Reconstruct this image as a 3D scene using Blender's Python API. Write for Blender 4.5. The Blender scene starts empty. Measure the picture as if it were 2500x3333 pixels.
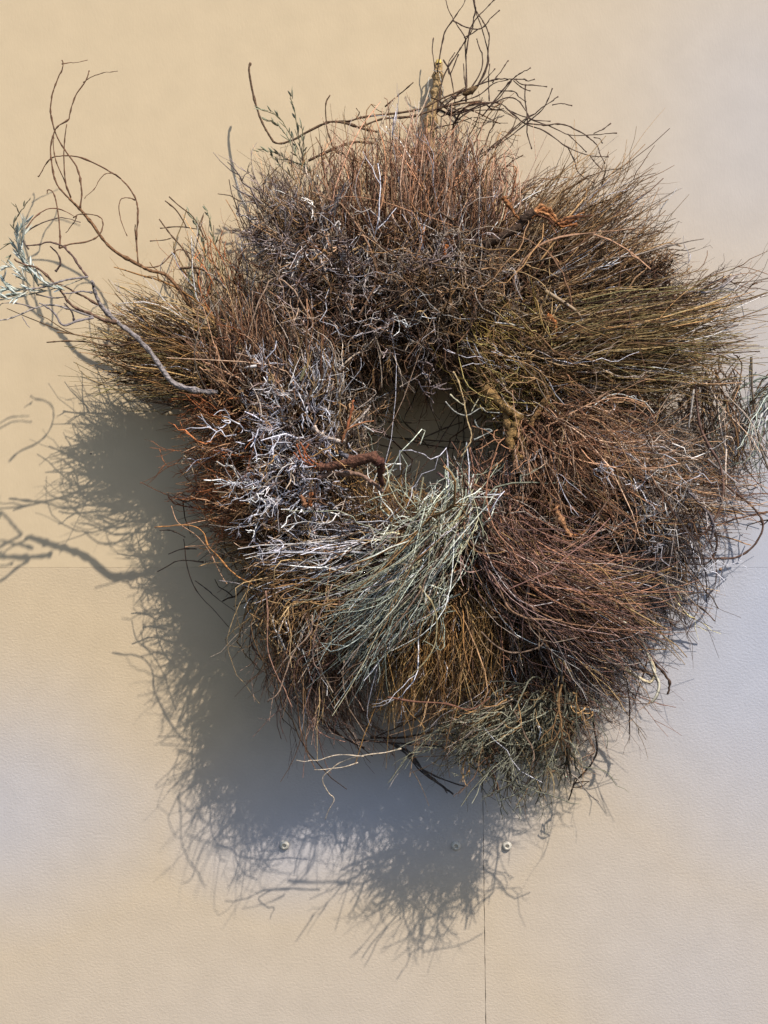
import bpy, bmesh, math, random
import numpy as np
from mathutils import Vector

random.seed(7)
rng = np.random.default_rng(11)
S = bpy.context.scene
COL = S.collection

# ------------------------------------------------------------------ camera, sky, sun, exposure
DIST = 1.9            # camera to wall, metres
ZC = 1.55             # camera height
PX = 0.0005           # metres per photograph pixel on the wall plane
cam_d = bpy.data.cameras.new('camera')
cam = bpy.data.objects.new('camera', cam_d)
COL.objects.link(cam)
cam.location = (0, -DIST, ZC)
cam.rotation_euler = (math.pi / 2, 0, 0)
cam_d.sensor_fit = 'VERTICAL'
cam_d.angle = 2 * math.atan(1666.5 * PX / DIST)
cam_d.clip_start = 0.01
cam_d.clip_end = 200
S.camera = cam

SUN = Vector((0.65, -1.0, 1.35)).normalized()      # towards the sun
sun_el = math.asin(SUN.z)
sun_az = math.atan2(SUN.x, SUN.y)                  # clockwise from +Y
w = bpy.data.worlds.new('World')
S.world = w
w.use_nodes = True
nt = w.node_tree
bg = nt.nodes['Background']
sky = nt.nodes.new('ShaderNodeTexSky')
sky.sky_type = 'NISHITA'
sky.sun_disc = False
sky.sun_elevation = sun_el
sky.sun_rotation = sun_az
sky.ozone_density = 3.0
nt.links.new(sky.outputs[0], bg.inputs[0])
bg.inputs[1].default_value = 0.115

sl = bpy.data.lights.new('sun', 'SUN')
sl.energy = 3.9
sl.angle = math.radians(0.55)
sl.color = (1.0, 0.93, 0.82)
so = bpy.data.objects.new('sun', sl)
COL.objects.link(so)
so.rotation_euler = SUN.to_track_quat('Z', 'Y').to_euler()
so.location = (1.5, -2.5, 5)

S.view_settings.view_transform = 'Standard'
S.view_settings.look = 'None'
S.view_settings.exposure = 0.55
S.view_settings.gamma = 1.0
S.view_settings.use_curve_mapping = False


# ------------------------------------------------------------------ helpers
def P(x, y, d=0.0):
    """photograph pixel and distance off the wall -> world point"""
    k = (DIST - d) / DIST
    return np.array([(x - 1250.0) * PX * k, -d, ZC + (1666.5 - y) * PX * k])


def lin(r, g, b):
    f = lambda c: (c / 255) / 12.92 if c / 255 <= 0.04045 else (((c / 255) + 0.055) / 1.055) ** 2.4
    return np.array([f(r), f(g), f(b)])


def norm(v):
    return v / np.maximum(np.linalg.norm(v, axis=-1, keepdims=True), 1e-9)


def empty(name, loc, parent=None):
    o = bpy.data.objects.new(name, None)
    COL.objects.link(o)
    o.location = loc
    o.empty_display_size = 0.05
    if parent:
        o.parent = parent
    return o


class Tubes:
    """collects tapered tubes as arrays and builds ONE mesh from them"""

    def __init__(self):
        self.v, self.f, self.c, self.n = [], [], [], 0

    def add(self, paths, radii, cols, sides=3, cap=False):
        # paths (N,K,3)  radii (N,K)  cols (N,K,3)
        N, K, _ = paths.shape
        T = norm(np.gradient(paths, axis=1))
        ref = norm(rng.normal(size=(N, 1, 3)))
        n1 = norm(np.cross(T, ref))
        n2 = np.cross(T, n1)
        a = np.arange(sides) * 2 * math.pi / sides
        ring = (paths[:, :, None, :] + radii[:, :, None, None] *
                (n1[:, :, None, :] * np.cos(a)[None, None, :, None] + n2[:, :, None, :] * np.sin(a)[None, None, :, None]))
        V = ring.reshape(-1, 3)
        C = np.repeat(cols[:, :, None, :], sides, axis=2).reshape(-1, 3)
        i = np.arange(N)[:, None, None]
        k = np.arange(K - 1)[None, :, None]
        s = np.arange(sides)[None, None, :]
        s2 = (s + 1) % sides
        base = self.n + i * K * sides
        A = base + k * sides + s
        B = base + k * sides + s2
        Cc = base + (k + 1) * sides + s2
        D = base + (k + 1) * sides + s
        F = np.stack(np.broadcast_arrays(A, B, Cc, D), axis=-1).reshape(-1, 4)
        self.v.append(V)
        self.c.append(C)
        self.f.append(F)
        self.n += len(V)

    def build(self, name, mat, parent=None, origin=None):
        V = np.concatenate(self.v)
        F = np.concatenate(self.f)
        C = np.concatenate(self.c)
        me = bpy.data.meshes.new(name)
        org = np.zeros(3) if origin is None else np.asarray(origin)
        me.vertices.add(len(V))
        me.vertices.foreach_set('co', (V - org).astype(np.float32).ravel())
        me.loops.add(F.size)
        me.loops.foreach_set('vertex_index', F.astype(np.int32).ravel())
        me.polygons.add(len(F))
        me.polygons.foreach_set('loop_start', (np.arange(len(F)) * 4).astype(np.int32))
        me.polygons.foreach_set('use_smooth', np.ones(len(F), dtype=bool))
        at = me.attributes.new('tint', 'FLOAT_COLOR', 'POINT')
        at.data.foreach_set('color', np.concatenate([C, np.ones((len(C), 1))], axis=1).astype(np.float32).ravel())
        me.update(calc_edges=True)
        me.materials.append(mat)
        o = bpy.data.objects.new(name, me)
        COL.objects.link(o)
        o.location = org
        if parent:
            o.parent = parent
            o.matrix_parent_inverse = parent_inv(parent)
        return o


def parent_inv(p):
    loc = Vector((0, 0, 0))
    q = p
    from mathutils import Matrix
    return Matrix.Translation(-world_loc(q))


def world_loc(p):
    # every object here keeps zero rotation and is placed by world coordinates
    return Vector(p.get('_w', p.location))


# ------------------------------------------------------------------ materials
def new_mat(name):
    m = bpy.data.materials.new(name)
    m.use_nodes = True
    return m, m.node_tree, m.node_tree.nodes['Principled BSDF']


def N_(nt, t, **kw):
    n = nt.nodes.new(t)
    for k, v in kw.items():
        setattr(n, k, v)
    return n


def twig_material(name, rough=0.75, spec=0.25, noise_scale=260, amount=0.35, bump=0.0):
    m, nt, b = new_mat(name)
    at = N_(nt, 'ShaderNodeAttribute', attribute_name='tint')
    tc = N_(nt, 'ShaderNodeTexCoord')
    no = N_(nt, 'ShaderNodeTexNoise')
    no.inputs['Scale'].default_value = noise_scale
    no.inputs['Detail'].default_value = 6
    nt.links.new(tc.outputs['Object'], no.inputs['Vector'])
    mr = N_(nt, 'ShaderNodeMapRange')
    mr.inputs['From Min'].default_value = 0.3
    mr.inputs['From Max'].default_value = 0.7
    mr.inputs['To Min'].default_value = 1 - amount
    mr.inputs['To Max'].default_value = 1 + amount
    nt.links.new(no.outputs['Fac'], mr.inputs['Value'])
    mx = N_(nt, 'ShaderNodeVectorMath', operation='SCALE')
    nt.links.new(at.outputs['Color'], mx.inputs[0])
    nt.links.new(mr.outputs[0], mx.inputs['Scale'])
    nt.links.new(mx.outputs[0], b.inputs['Base Color'])
    b.inputs['Roughness'].default_value = rough
    b.inputs['Specular IOR Level'].default_value = spec
    if bump:
        bp = N_(nt, 'ShaderNodeBump')
        bp.inputs['Strength'].default_value = bump
        bp.inputs['Distance'].default_value = 0.004
        nt.links.new(no.outputs['Fac'], bp.inputs['Height'])
        nt.links.new(bp.outputs[0], b.inputs['Normal'])
    return m


M_TWIG = twig_material('dry_twig', rough=0.85, spec=0.15, noise_scale=320, amount=0.5)
M_BARK = twig_material('branch_bark', rough=0.9, noise_scale=240, amount=0.6, bump=1.0)
M_STRAW = twig_material('straw_blade', rough=0.55, noise_scale=90, amount=0.2)
M_LEAF = twig_material('sage_leaf', rough=0.7, noise_scale=150, amount=0.2)


def wall_material(name, rough_relief):
    m, nt, b = new_mat(name)
    tc = N_(nt, 'ShaderNodeTexCoord')
    ge = N_(nt, 'ShaderNodeNewGeometry')
    # tan paint with a cool light and camera tint painted into it
    big = N_(nt, 'ShaderNodeTexNoise')
    big.inputs['Scale'].default_value = 1.35
    big.inputs['Detail'].default_value = 2.5
    big.inputs['Roughness'].default_value = 0.45
    mp = N_(nt, 'ShaderNodeMapping')
    mp.inputs['Location'].default_value = WALL_NOISE_OFFSET
    nt.links.new(ge.outputs['Position'], mp.inputs['Vector'])
    nt.links.new(mp.outputs[0], big.inputs['Vector'])
    # soft bluish ellipses: skylight and camera colour cast put into the base colour
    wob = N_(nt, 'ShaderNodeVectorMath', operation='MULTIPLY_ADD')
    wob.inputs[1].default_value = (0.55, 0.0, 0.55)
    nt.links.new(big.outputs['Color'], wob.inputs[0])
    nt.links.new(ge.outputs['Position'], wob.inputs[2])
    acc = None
    for (px_, py_, rx_, ry_, amt) in COOL_LIGHT:
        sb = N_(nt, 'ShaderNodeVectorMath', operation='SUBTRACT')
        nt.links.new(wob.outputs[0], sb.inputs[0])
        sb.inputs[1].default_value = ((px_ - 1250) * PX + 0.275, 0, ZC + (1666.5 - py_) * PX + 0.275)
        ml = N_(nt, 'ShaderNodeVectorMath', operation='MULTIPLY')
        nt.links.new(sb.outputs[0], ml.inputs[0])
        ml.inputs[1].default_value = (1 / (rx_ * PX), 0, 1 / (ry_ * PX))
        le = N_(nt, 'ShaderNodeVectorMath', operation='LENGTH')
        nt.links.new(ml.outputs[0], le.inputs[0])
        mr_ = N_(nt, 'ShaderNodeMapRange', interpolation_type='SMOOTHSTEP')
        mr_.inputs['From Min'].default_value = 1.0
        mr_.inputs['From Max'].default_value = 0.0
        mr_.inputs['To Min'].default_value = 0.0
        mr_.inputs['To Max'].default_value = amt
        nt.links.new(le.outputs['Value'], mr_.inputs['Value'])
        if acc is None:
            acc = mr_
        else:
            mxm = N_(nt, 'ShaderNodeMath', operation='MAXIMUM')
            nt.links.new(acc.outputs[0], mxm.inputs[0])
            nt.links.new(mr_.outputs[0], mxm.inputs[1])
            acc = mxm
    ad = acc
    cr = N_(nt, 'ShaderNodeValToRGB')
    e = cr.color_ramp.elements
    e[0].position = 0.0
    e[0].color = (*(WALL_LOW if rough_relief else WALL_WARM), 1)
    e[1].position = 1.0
    e[1].color = (*WALL_COOL_LIGHT, 1)
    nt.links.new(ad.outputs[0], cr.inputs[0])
    # fine mottling
    fine = N_(nt, 'ShaderNodeTexNoise')
    fine.inputs['Scale'].default_value = 22
    fine.inputs['Detail'].default_value = 5
    nt.links.new(ge.outputs['Position'], fine.inputs['Vector'])
    mf = N_(nt, 'ShaderNodeMapRange')
    mf.inputs['From Min'].default_value = 0.3
    mf.inputs['From Max'].default_value = 0.7
    mf.inputs['To Min'].default_value = 0.965
    mf.inputs['To Max'].default_value = 1.03
    nt.links.new(fine.outputs['Fac'], mf.inputs['Value'])
    sc = N_(nt, 'ShaderNodeVectorMath', operation='SCALE')
    nt.links.new(cr.outputs[0], sc.inputs[0])
    nt.links.new(mf.outputs[0], sc.inputs['Scale'])
    # sparse dark specks
    vo = N_(nt, 'ShaderNodeTexVoronoi')
    vo.inputs['Scale'].default_value = 9
    nt.links.new(ge.outputs['Position'], vo.inputs['Vector'])
    lt = N_(nt, 'ShaderNodeMath', operation='LESS_THAN')
    lt.inputs[1].default_value = 0.016
    nt.links.new(vo.outputs['Distance'], lt.inputs[0])
    mx = N_(nt, 'ShaderNodeMix', data_type='RGBA')
    nt.links.new(lt.outputs[0], mx.inputs['Factor'])
    nt.links.new(sc.outputs[0], mx.inputs['A'])
    mx.inputs['B'].default_value = (0.12, 0.09, 0.07, 1)
    nt.links.new(mx.outputs['Result'], b.inputs['Base Color'])
    b.inputs['Roughness'].default_value = 0.7
    b.inputs['Specular IOR Level'].default_value = 0.25
    # relief: stippled paint
    st = N_(nt, 'ShaderNodeTexNoise')
    st.inputs['Scale'].default_value = 240 if rough_relief else 220
    st.inputs['Detail'].default_value = 3
    st.inputs['Roughness'].default_value = 0.62
    mp2 = N_(nt, 'ShaderNodeMapping')
    mp2.inputs['Scale'].default_value = (0.85, 1, 1.1) if rough_relief else (1.2, 1, 0.45)
    nt.links.new(ge.outputs['Position'], mp2.inputs['Vector'])
    nt.links.new(mp2.outputs[0], st.inputs['Vector'])
    bp = N_(nt, 'ShaderNodeBump')
    bp.inputs['Strength'].default_value = 0.23 if rough_relief else 0.08
    bp.inputs['Distance'].default_value = 0.0035
    nt.links.new(st.outputs['Fac'], bp.inputs['Height'])
    nt.links.new(bp.outputs[0], b.inputs['Normal'])
    return m


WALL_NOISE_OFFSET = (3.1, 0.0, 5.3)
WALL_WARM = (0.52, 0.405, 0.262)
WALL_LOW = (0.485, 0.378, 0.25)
WALL_COOL_LIGHT = (0.375, 0.39, 0.46)  # bluish cast of the light, mixed into the wall colour
COOL_LIGHT = [(2600, 1850, 1250, 1500, 1.0), (2600, 500, 1300, 1500, .55), (0, 2620, 900, 700, .65), (1150, 2580, 950, 600, .8), (2350, 3000, 1300, 1000, .5), (1000, 3500, 2600, 1100, .3)]  # where the cool light tint is painted on: centre, radii, amount
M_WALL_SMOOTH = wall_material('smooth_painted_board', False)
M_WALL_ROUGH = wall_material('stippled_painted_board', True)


def plain(name, col, rough=0.6):
    m, nt, b = new_mat(name)
    no = N_(nt, 'ShaderNodeTexNoise')
    no.inputs['Scale'].default_value = 300
    tc = N_(nt, 'ShaderNodeTexCoord')
    nt.links.new(tc.outputs['Object'], no.inputs['Vector'])
    mr = N_(nt, 'ShaderNodeMapRange')
    mr.inputs['To Min'].default_value = 0.8
    mr.inputs['To Max'].default_value = 1.2
    nt.links.new(no.outputs['Fac'], mr.inputs['Value'])
    sc = N_(nt, 'ShaderNodeVectorMath', operation='SCALE')
    sc.inputs[0].default_value = col
    nt.links.new(mr.outputs[0], sc.inputs['Scale'])
    nt.links.new(sc.outputs[0], b.inputs['Base Color'])
    b.inputs['Roughness'].default_value = rough
    return m


M_SCREW = plain('painted_screw', (0.55, 0.50, 0.42), 0.5)
M_GAP = plain('joint_gap', (0.22, 0.18, 0.13), 0.9)


# ------------------------------------------------------------------ wall
def bm_obj(name, bm, mat, parent=None, smooth=False):
    me = bpy.data.meshes.new(name)
    bm.to_mesh(me)
    bm.free()
    if smooth:
        for p in me.polygons:
            p.use_smooth = True
    me.materials.append(mat)
    o = bpy.data.objects.new(name, me)
    COL.objects.link(o)
    if parent:
        o.parent = parent
    return o


wall = empty('wall', (0, 0, 0))
wall['kind'] = 'structure'
wall['label'] = 'tan painted board wall with a vertical joint and screw heads behind the wreath'


def panel(corners, mat, thick=0.012, bev=0.0002, jag=None):
    """corners: four (x, z) anticlockwise seen from the camera"""
    bm = bmesh.new()
    if jag is not None:                       # break up one long edge: (corner index, steps)
        i0, steps = jag
        a_, b_ = corners[i0], corners[(i0 + 1) % 4]
        mid = [(a_[0] + (b_[0] - a_[0]) * t + random.gauss(0, .00022), a_[1] + (b_[1] - a_[1]) * t) for t in [k / steps for k in range(1, steps)]]
        corners = corners[:i0 + 1] + mid + corners[i0 + 1:]
    fr = [bm.verts.new((x, 0, z)) for x, z in corners]
    bk = [bm.verts.new((x, thick, z)) for x, z in corners]
    bm.faces.new(fr)
    bm.faces.new(bk[::-1])
    for i in range(len(fr)):
        j = (i + 1) % len(fr)
        bm.faces.new((fr[j], fr[i], bk[i], bk[j]))
    bm.edges.ensure_lookup_table()
    es = [e for e in bm.edges if all(abs(v.co.y) < 1e-6 for v in e.verts)]
    bmesh.ops.bevel(bm, geom=es, offset=bev, segments=2, affect='EDGES')
    bmesh.ops.recalc_face_normals(bm, faces=bm.faces[:])
    return bm_obj('wall_panel', bm, mat, wall)


def wz(py):
    return ZC + (1666.5 - py) * PX


def wx(px):
    return (px - 1250) * PX


zj = wz(1847)
g = 0.00032
gh = 0.00005
xj_top, xj_bot = wx(1562), wx(1562) + (12 / 833) * (zj + 0.4) * 0.9
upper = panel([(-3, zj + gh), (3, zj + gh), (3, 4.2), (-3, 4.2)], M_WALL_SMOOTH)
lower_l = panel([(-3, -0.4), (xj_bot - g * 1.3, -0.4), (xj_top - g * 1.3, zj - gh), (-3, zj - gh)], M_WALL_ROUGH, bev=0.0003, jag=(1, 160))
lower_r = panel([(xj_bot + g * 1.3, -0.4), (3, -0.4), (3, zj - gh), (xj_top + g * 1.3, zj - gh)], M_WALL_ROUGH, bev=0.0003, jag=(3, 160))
bm = bmesh.new()
bmesh.ops.create_cube(bm, size=1)
for v in bm.verts:
    v.co = (v.co.x * 5.9, v.co.y * 0.02 + 0.0205, v.co.z * 4.5 + 1.9)
bm_obj('backing_board', bm, M_GAP, wall)


def screw_mesh():
    bm = bmesh.new()
    n = 24
    prof = [(0.0078, 0.0), (0.0078, -0.0014), (0.0072, -0.0034), (0.0060, -0.0052), (0.0046, -0.0060), (0.0036, -0.0060)]
    rings = []
    for r, y in prof:
        rings.append([bm.verts.new((r * math.cos(2 * math.pi * k / n), y, r * math.sin(2 * math.pi * k / n))) for k in range(n)])
    # hexagonal socket
    for y in (-0.0057, -0.0008):
        ring = []
        for k in range(n):
            a = 2 * math.pi * k / n
            aa = (a % (math.pi / 3)) - math.pi / 6
            r = 0.0029 / math.cos(aa)
            ring.append(bm.verts.new((r * math.cos(a), y, r * math.sin(a))))
        rings.append(ring)
    for a, b in zip(rings, rings[1:]):
        for k in range(n):
            j = (k + 1) % n
            bm.faces.new((a[k], a[j], b[j], b[k]))
    bm.faces.new(rings[-1])
    bmesh.ops.recalc_face_normals(bm, faces=bm.faces[:])
    me = bpy.data.meshes.new('screw')
    bm.to_mesh(me)
    bm.free()
    me.materials.append(M_SCREW)
    for p in me.polygons:
        p.use_smooth = True
    return me


sm = screw_mesh()
for px, py, par in ((926, 2750, lower_l), (1484, 2752, lower_l), (1650, 2752, lower_r)):
    o = bpy.data.objects.new('screw', sm)
    COL.objects.link(o)
    o.parent = par
    o.location = (wx(px), 0.0, wz(py))
    o.rotation_euler = (0, random.uniform(0, 1), 0)

# ------------------------------------------------------------------ wreath
wreath = empty('twig_wreath', tuple(P(1400, 1400, 0.0)))
wreath['_w'] = tuple(wreath.location)
wreath['label'] = 'large shaggy wreath of dried brown, grey and sage green twigs hanging on the wall'
wreath['category'] = 'wreath'

PAL = {
    'pinktan': [(176, 138, 112), (154, 116, 94), (190, 156, 132), (122, 88, 70), (164, 120, 90)],
    'purplebrown': [(140, 104, 88), (118, 88, 80), (150, 122, 114), (98, 76, 72), (128, 92, 72)],
    'redbrown': [(146, 108, 82), (120, 84, 64), (162, 126, 100), (96, 70, 56), (168, 140, 118)],
    'pinkgrey': [(165, 135, 125), (140, 112, 105), (120, 92, 84)],
    'brown': [(125, 96, 66), (105, 78, 54), (145, 115, 80), (85, 64, 48), (160, 135, 105)],
    'tan': [(150, 118, 80), (128, 98, 66), (165, 138, 100), (100, 76, 54)],
    'olive': [(126, 104, 70), (106, 86, 58), (142, 120, 84), (88, 68, 48), (116, 106, 72)],
    'yellow': [(160, 138, 78), (138, 116, 64), (120, 98, 60), (172, 154, 100), (110, 84, 58)],
    'gold': [(150, 114, 70), (126, 92, 56), (166, 134, 88), (102, 74, 50), (158, 128, 96)],
    'orange': [(168, 104, 66), (145, 88, 56), (155, 115, 80), (125, 82, 58), (182, 140, 108)],
    'greybrown': [(140, 125, 110), (115, 98, 84), (165, 150, 138), (95, 78, 66), (150, 118, 88)],
    'greypurple': [(160, 148, 146), (130, 116, 114), (180, 170, 165), (105, 88, 82), (150, 122, 98)],
    'white': [(206, 205, 214), (190, 188, 198), (172, 168, 178), (196, 190, 192), (140, 120, 114)],
    'lavender': [(206, 204, 212), (182, 178, 186), (214, 208, 204), (150, 140, 138)],
    'palesage': [(194, 198, 180), (178, 184, 166), (212, 214, 202), (158, 160, 140), (186, 180, 150), (136, 132, 108)],
    'bluesage': [(152, 160, 152), (138, 146, 138), (172, 178, 168), (122, 128, 116)],
    'sage': [(118, 116, 98), (100, 98, 84), (140, 138, 120), (86, 80, 66), (124, 108, 80)],
    'darkgrey': [(105, 96, 94), (85, 76, 76), (125, 114, 108), (68, 60, 60)],
    'darkbrown': [(92, 66, 50), (75, 54, 42), (112, 84, 64), (60, 44, 36)],
    'redgrey': [(125, 96, 84), (105, 78, 68), (150, 122, 105), (85, 64, 56)],
    'deadbrown': [(88, 66, 48), (72, 54, 42), (105, 82, 60)],
}
PALL = {k: np.array([lin(*c) for c in v]) * (0.75 if k == 'deadbrown' else 0.85 if k in ('darkgrey', 'darkbrown') else 1.0) for k, v in PAL.items()}


def pick_cols(pal, n):
    p = PALL[pal]
    c = p[rng.integers(0, len(p), n)].copy()
    q = rng.uniform(0, 1, n)
    for lo, hi, other in ((0, .10, 'greybrown'), (.10, .18, 'tan'), (.18, .28, 'darkbrown'), (.28, .32, 'lavender')):
        k_ = np.where((q >= lo) & (q < hi))[0]
        o_ = PALL[other]
        c[k_] = o_[rng.integers(0, len(o_), len(k_))]
    c = np.minimum(c * rng.lognormal(0, 0.30, (n, 1)), 0.8)
    return c


def interp(pts, u):
    A = np.array([P(*p) for p in pts])
    if len(A) == 1:
        return np.repeat(A, len(u), axis=0)
    t = u * (len(A) - 1)
    i = np.minimum(t.astype(int), len(A) - 2)
    f = (t - i)[:, None]
    return A[i] * (1 - f) + A[i + 1] * f


def rough_noise(N, K, amp):
    """smooth crookedness that starts at zero at the root"""
    st = rng.normal(size=(N, K, 3))
    st[:, 0] = 0
    w = np.cumsum(st, axis=1) / math.sqrt(K)
    lin_ = w[:, -1:, :] * np.linspace(0, 1, K)[None, :, None]
    return (w - 0.6 * lin_) * amp


def soft_noise(N, K, amp):
    """long soft bends plus a few slight kinks, zero at the root"""
    t = np.linspace(0, 1, K)[None, :, None]
    out = np.zeros((N, K, 3))
    for m in (1, 2, 3):
        c_ = rng.normal(0, 1, (N, 1, 3)) / m ** 1.3
        ph = rng.uniform(0, 2 * math.pi, (N, 1, 1))
        out += c_ * (np.sin(math.pi * m * t + ph) - np.sin(ph))
    return out * amp * 0.55 + rough_noise(N, K, amp * 0.28)


def forks(paths, cols, rad, frac, angle, K=5, count=1.0, tmin=0.3, tmax=0.92, crook=0.003):
    """side shoots leaving parent paths"""
    N, KP, _ = paths.shape
    n = int(N * count)
    if n <= 0:
        return None
    idx = rng.integers(0, N, n)
    t = rng.uniform(tmin, tmax, n)
    ti = t * (KP - 1)
    i = np.minimum(ti.astype(int), KP - 2)
    f = (ti - i)[:, None]
    a, b = paths[idx, i], paths[idx, i + 1]
    p0 = a * (1 - f) + b * f
    T = norm(b - a)
    L = np.linalg.norm(np.diff(paths[idx], axis=1), axis=2).sum(1)
    ln = L * frac * rng.uniform(0.45, 1.25, n)
    side = norm(np.cross(T, rng.normal(size=(n, 3))))
    an = rng.uniform(0.6, 1.3, n) * angle
    D = T * np.cos(an)[:, None] + side * np.sin(an)[:, None]
    s = np.linspace(0, 1, K)[None, :, None]
    bend = T[:, None, :] * (s ** 2) * 0.25 * rng.uniform(-0.4, 1, (n, 1, 1))
    path = p0[:, None, :] + (D[:, None, :] * s + bend) * ln[:, None, None] + rough_noise(n, K, crook)
    r0 = rad[idx] * rng.uniform(0.55, 0.85, n)
    rr = r0[:, None] * np.linspace(1, 0.5, K)[None, :]
    cc = cols[idx]
    return path, rr, cc, r0


def keep_off_wall(paths, lo=0.004):
    y = paths[..., 1]
    paths[..., 1] = np.where(y > -lo, -lo - 0.25 * np.abs(y + lo).clip(0, 0.02), y)
    return paths


def emit(tb, paths, rr, cc, tipshift=0.18):
    K = paths.shape[1]
    keep_off_wall(paths)
    g_ = np.linspace(-tipshift, tipshift, K)[None, :, None]
    cols = cc[:, None, :] * (1 + g_)
    tb.add(paths, rr, cols)


TOTAL_SINGLE = [0]


def split_out(part, name_label, stems, singles, origin):
    """stems: list of (paths, rr, cc). the nearest and longest of the first set become twigs of their own"""
    tb = Tubes()
    first = True
    for paths, rr, cc in stems:
        keep_off_wall(paths)
        if first and singles:
            singles = max(3, int(singles * 0.5))
            L = np.linalg.norm(np.diff(paths, axis=1), axis=2).sum(1)
            mid = paths[:, paths.shape[1] // 2, 1]
            score = -mid * 4 + L
            pick = np.argsort(-score)[:singles]
            rest = np.setdiff1d(np.arange(len(paths)), pick)
            single = [(paths[p:p + 1], rr[p:p + 1] * 1.15, cc[p:p + 1] * 1.08) for p in pick]
            emit(tb, paths[rest], rr[rest], cc[rest])
        else:
            emit(tb, paths, rr, cc)
        first = False
    o = tb.build('twig_bundle', M_TWIG, wreath, origin)
    o['_w'] = tuple(o.location)
    o['kind'] = 'stuff'
    o['label'] = name_label
    if singles:
        for pth, r_, c_ in single:
            t1 = Tubes()
            emit(t1, pth, r_, c_)
            s_ = t1.build('twig', M_TWIG, o, pth[0, 0])
            TOTAL_SINGLE[0] += 1
    return o


def flow(label, pal, n, roots, tips, via=None, jr=40, jv=55, jt=55, dj=0.022, lmin=0.38, K=10,
         crook=0.010, fork=1.0, fork2=0.0, ffrac=0.28, fang=0.5, r=0.00076, singles=10, ds=0.88):
    n = int(n * 0.92)
    roots, tips = [(x, y, d * ds) for x, y, d in roots], [(x, y, d * ds) for x, y, d in tips]
    via = [(x, y, d * ds) for x, y, d in via] if via else None
    u = rng.uniform(0, 1, n)
    ut = np.clip(u + rng.normal(0, 0.10, n), 0, 1)
    j = lambda s: np.stack([rng.normal(0, s * PX, n), rng.normal(0, dj, n), rng.normal(0, s * PX, n)], 1)
    p0 = interp(roots, u) + j(jr)
    p2 = interp(tips, ut) + j(jt)
    if via:
        pv = interp(via, np.clip(u + rng.normal(0, 0.08, n), 0, 1)) + j(jv)
    else:
        pv = (p0 + p2) / 2 + j(jv * 0.6)
    c = 2 * pv - 0.5 * (p0 + p2)
    end = lmin + (1 - lmin) * rng.beta(1.7, 1.25, n)
    s = np.linspace(0, 1, K)[None, :, None] * end[:, None, None]
    path = (1 - s) ** 2 * p0[:, None] + 2 * s * (1 - s) * c[:, None] + s ** 2 * p2[:, None] + soft_noise(n, K, crook * 1.45)
    rad = r * rng.lognormal(0, 0.36, n)
    rr = rad[:, None] * np.linspace(1.15, 0.55, K)[None, :]
    cc = pick_cols(pal, n)
    stems = [(path, rr, cc)]
    if fork:
        f1 = forks(path, cc, rad, ffrac, fang, count=fork, crook=crook * 0.35)
        stems.append(f1[:3])
        if fork2:
            f2 = forks(f1[0], f1[2], f1[3], 0.5, fang * 1.2, K=4, count=fork2, crook=crook * 0.2)
            stems.append(f2[:3])
    return split_out(None, label, stems, singles, p0.mean(0))


def scrub(label, pal, centres, n, length=120, out=(0, -1, 0), spread=0.9, jc=60, crook=0.016, r=0.00105, singles=10,
          fork=2.4, fork2=1.4, dj=0.02, K=7, lat=None):
    cs = np.array([P(c[0], c[1], c[2] * 0.86) for c in centres])
    k = rng.integers(0, len(cs), n)
    p0 = cs[k] + np.stack([rng.normal(0, jc * PX, n), rng.normal(0, dj, n), rng.normal(0, jc * PX, n)], 1)
    o_ = np.array(out, float)
    if o_.ndim == 1:
        o_ = np.repeat(o_[None], len(cs), 0)
    D = norm(norm(o_)[k] + rng.normal(0, spread, (n, 3)) * np.array([1, 0.7, 1]))
    D[:, 1] = np.where(D[:, 1] > 0.25, -D[:, 1], D[:, 1])
    L = length * PX * rng.uniform(0.5, 1.35, n)
    s = np.linspace(0, 1, K)[None, :, None]
    bend = norm(rng.normal(size=(n, 3)))
    path = p0[:, None] + D[:, None] * s * L[:, None, None] + bend[:, None] * (s ** 2) * (0.28 * L)[:, None, None] + rough_noise(n, K, crook)
    rad = r * rng.lognormal(0, 0.3, n)
    rr = rad[:, None] * np.linspace(1.2, 0.6, K)[None, :]
    cc = pick_cols(pal, n)
    stems = [(path, rr, cc)]
    f1 = forks(path, cc, rad, 0.5, 0.75, K=5, count=fork, crook=crook * 0.5)
    stems.append(f1[:3])
    if fork2:
        f2 = forks(f1[0], f1[2], f1[3], 0.6, 0.8, K=4, count=fork2, crook=crook * 0.3)
        stems.append(f2[:3])
    return split_out(None, label, stems, singles, p0.mean(0))


def catmull(pts, per=5):
    A = np.array(pts, float)
    A = np.vstack([2 * A[0] - A[1], A, 2 * A[-1] - A[-2]])
    out = []
    for i in range(1, len(A) - 2):
        p0, p1, p2, p3 = A[i - 1], A[i], A[i + 1], A[i + 2]
        for t in np.linspace(0, 1, per, endpoint=False):
            out.append(0.5 * ((2 * p1) + (-p0 + p2) * t + (2 * p0 - 5 * p1 + 4 * p2 - p3) * t * t + (-p0 + 3 * p1 - 3 * p2 + p3) * t ** 3))
    out.append(A[-2])
    return np.array(out)


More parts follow.
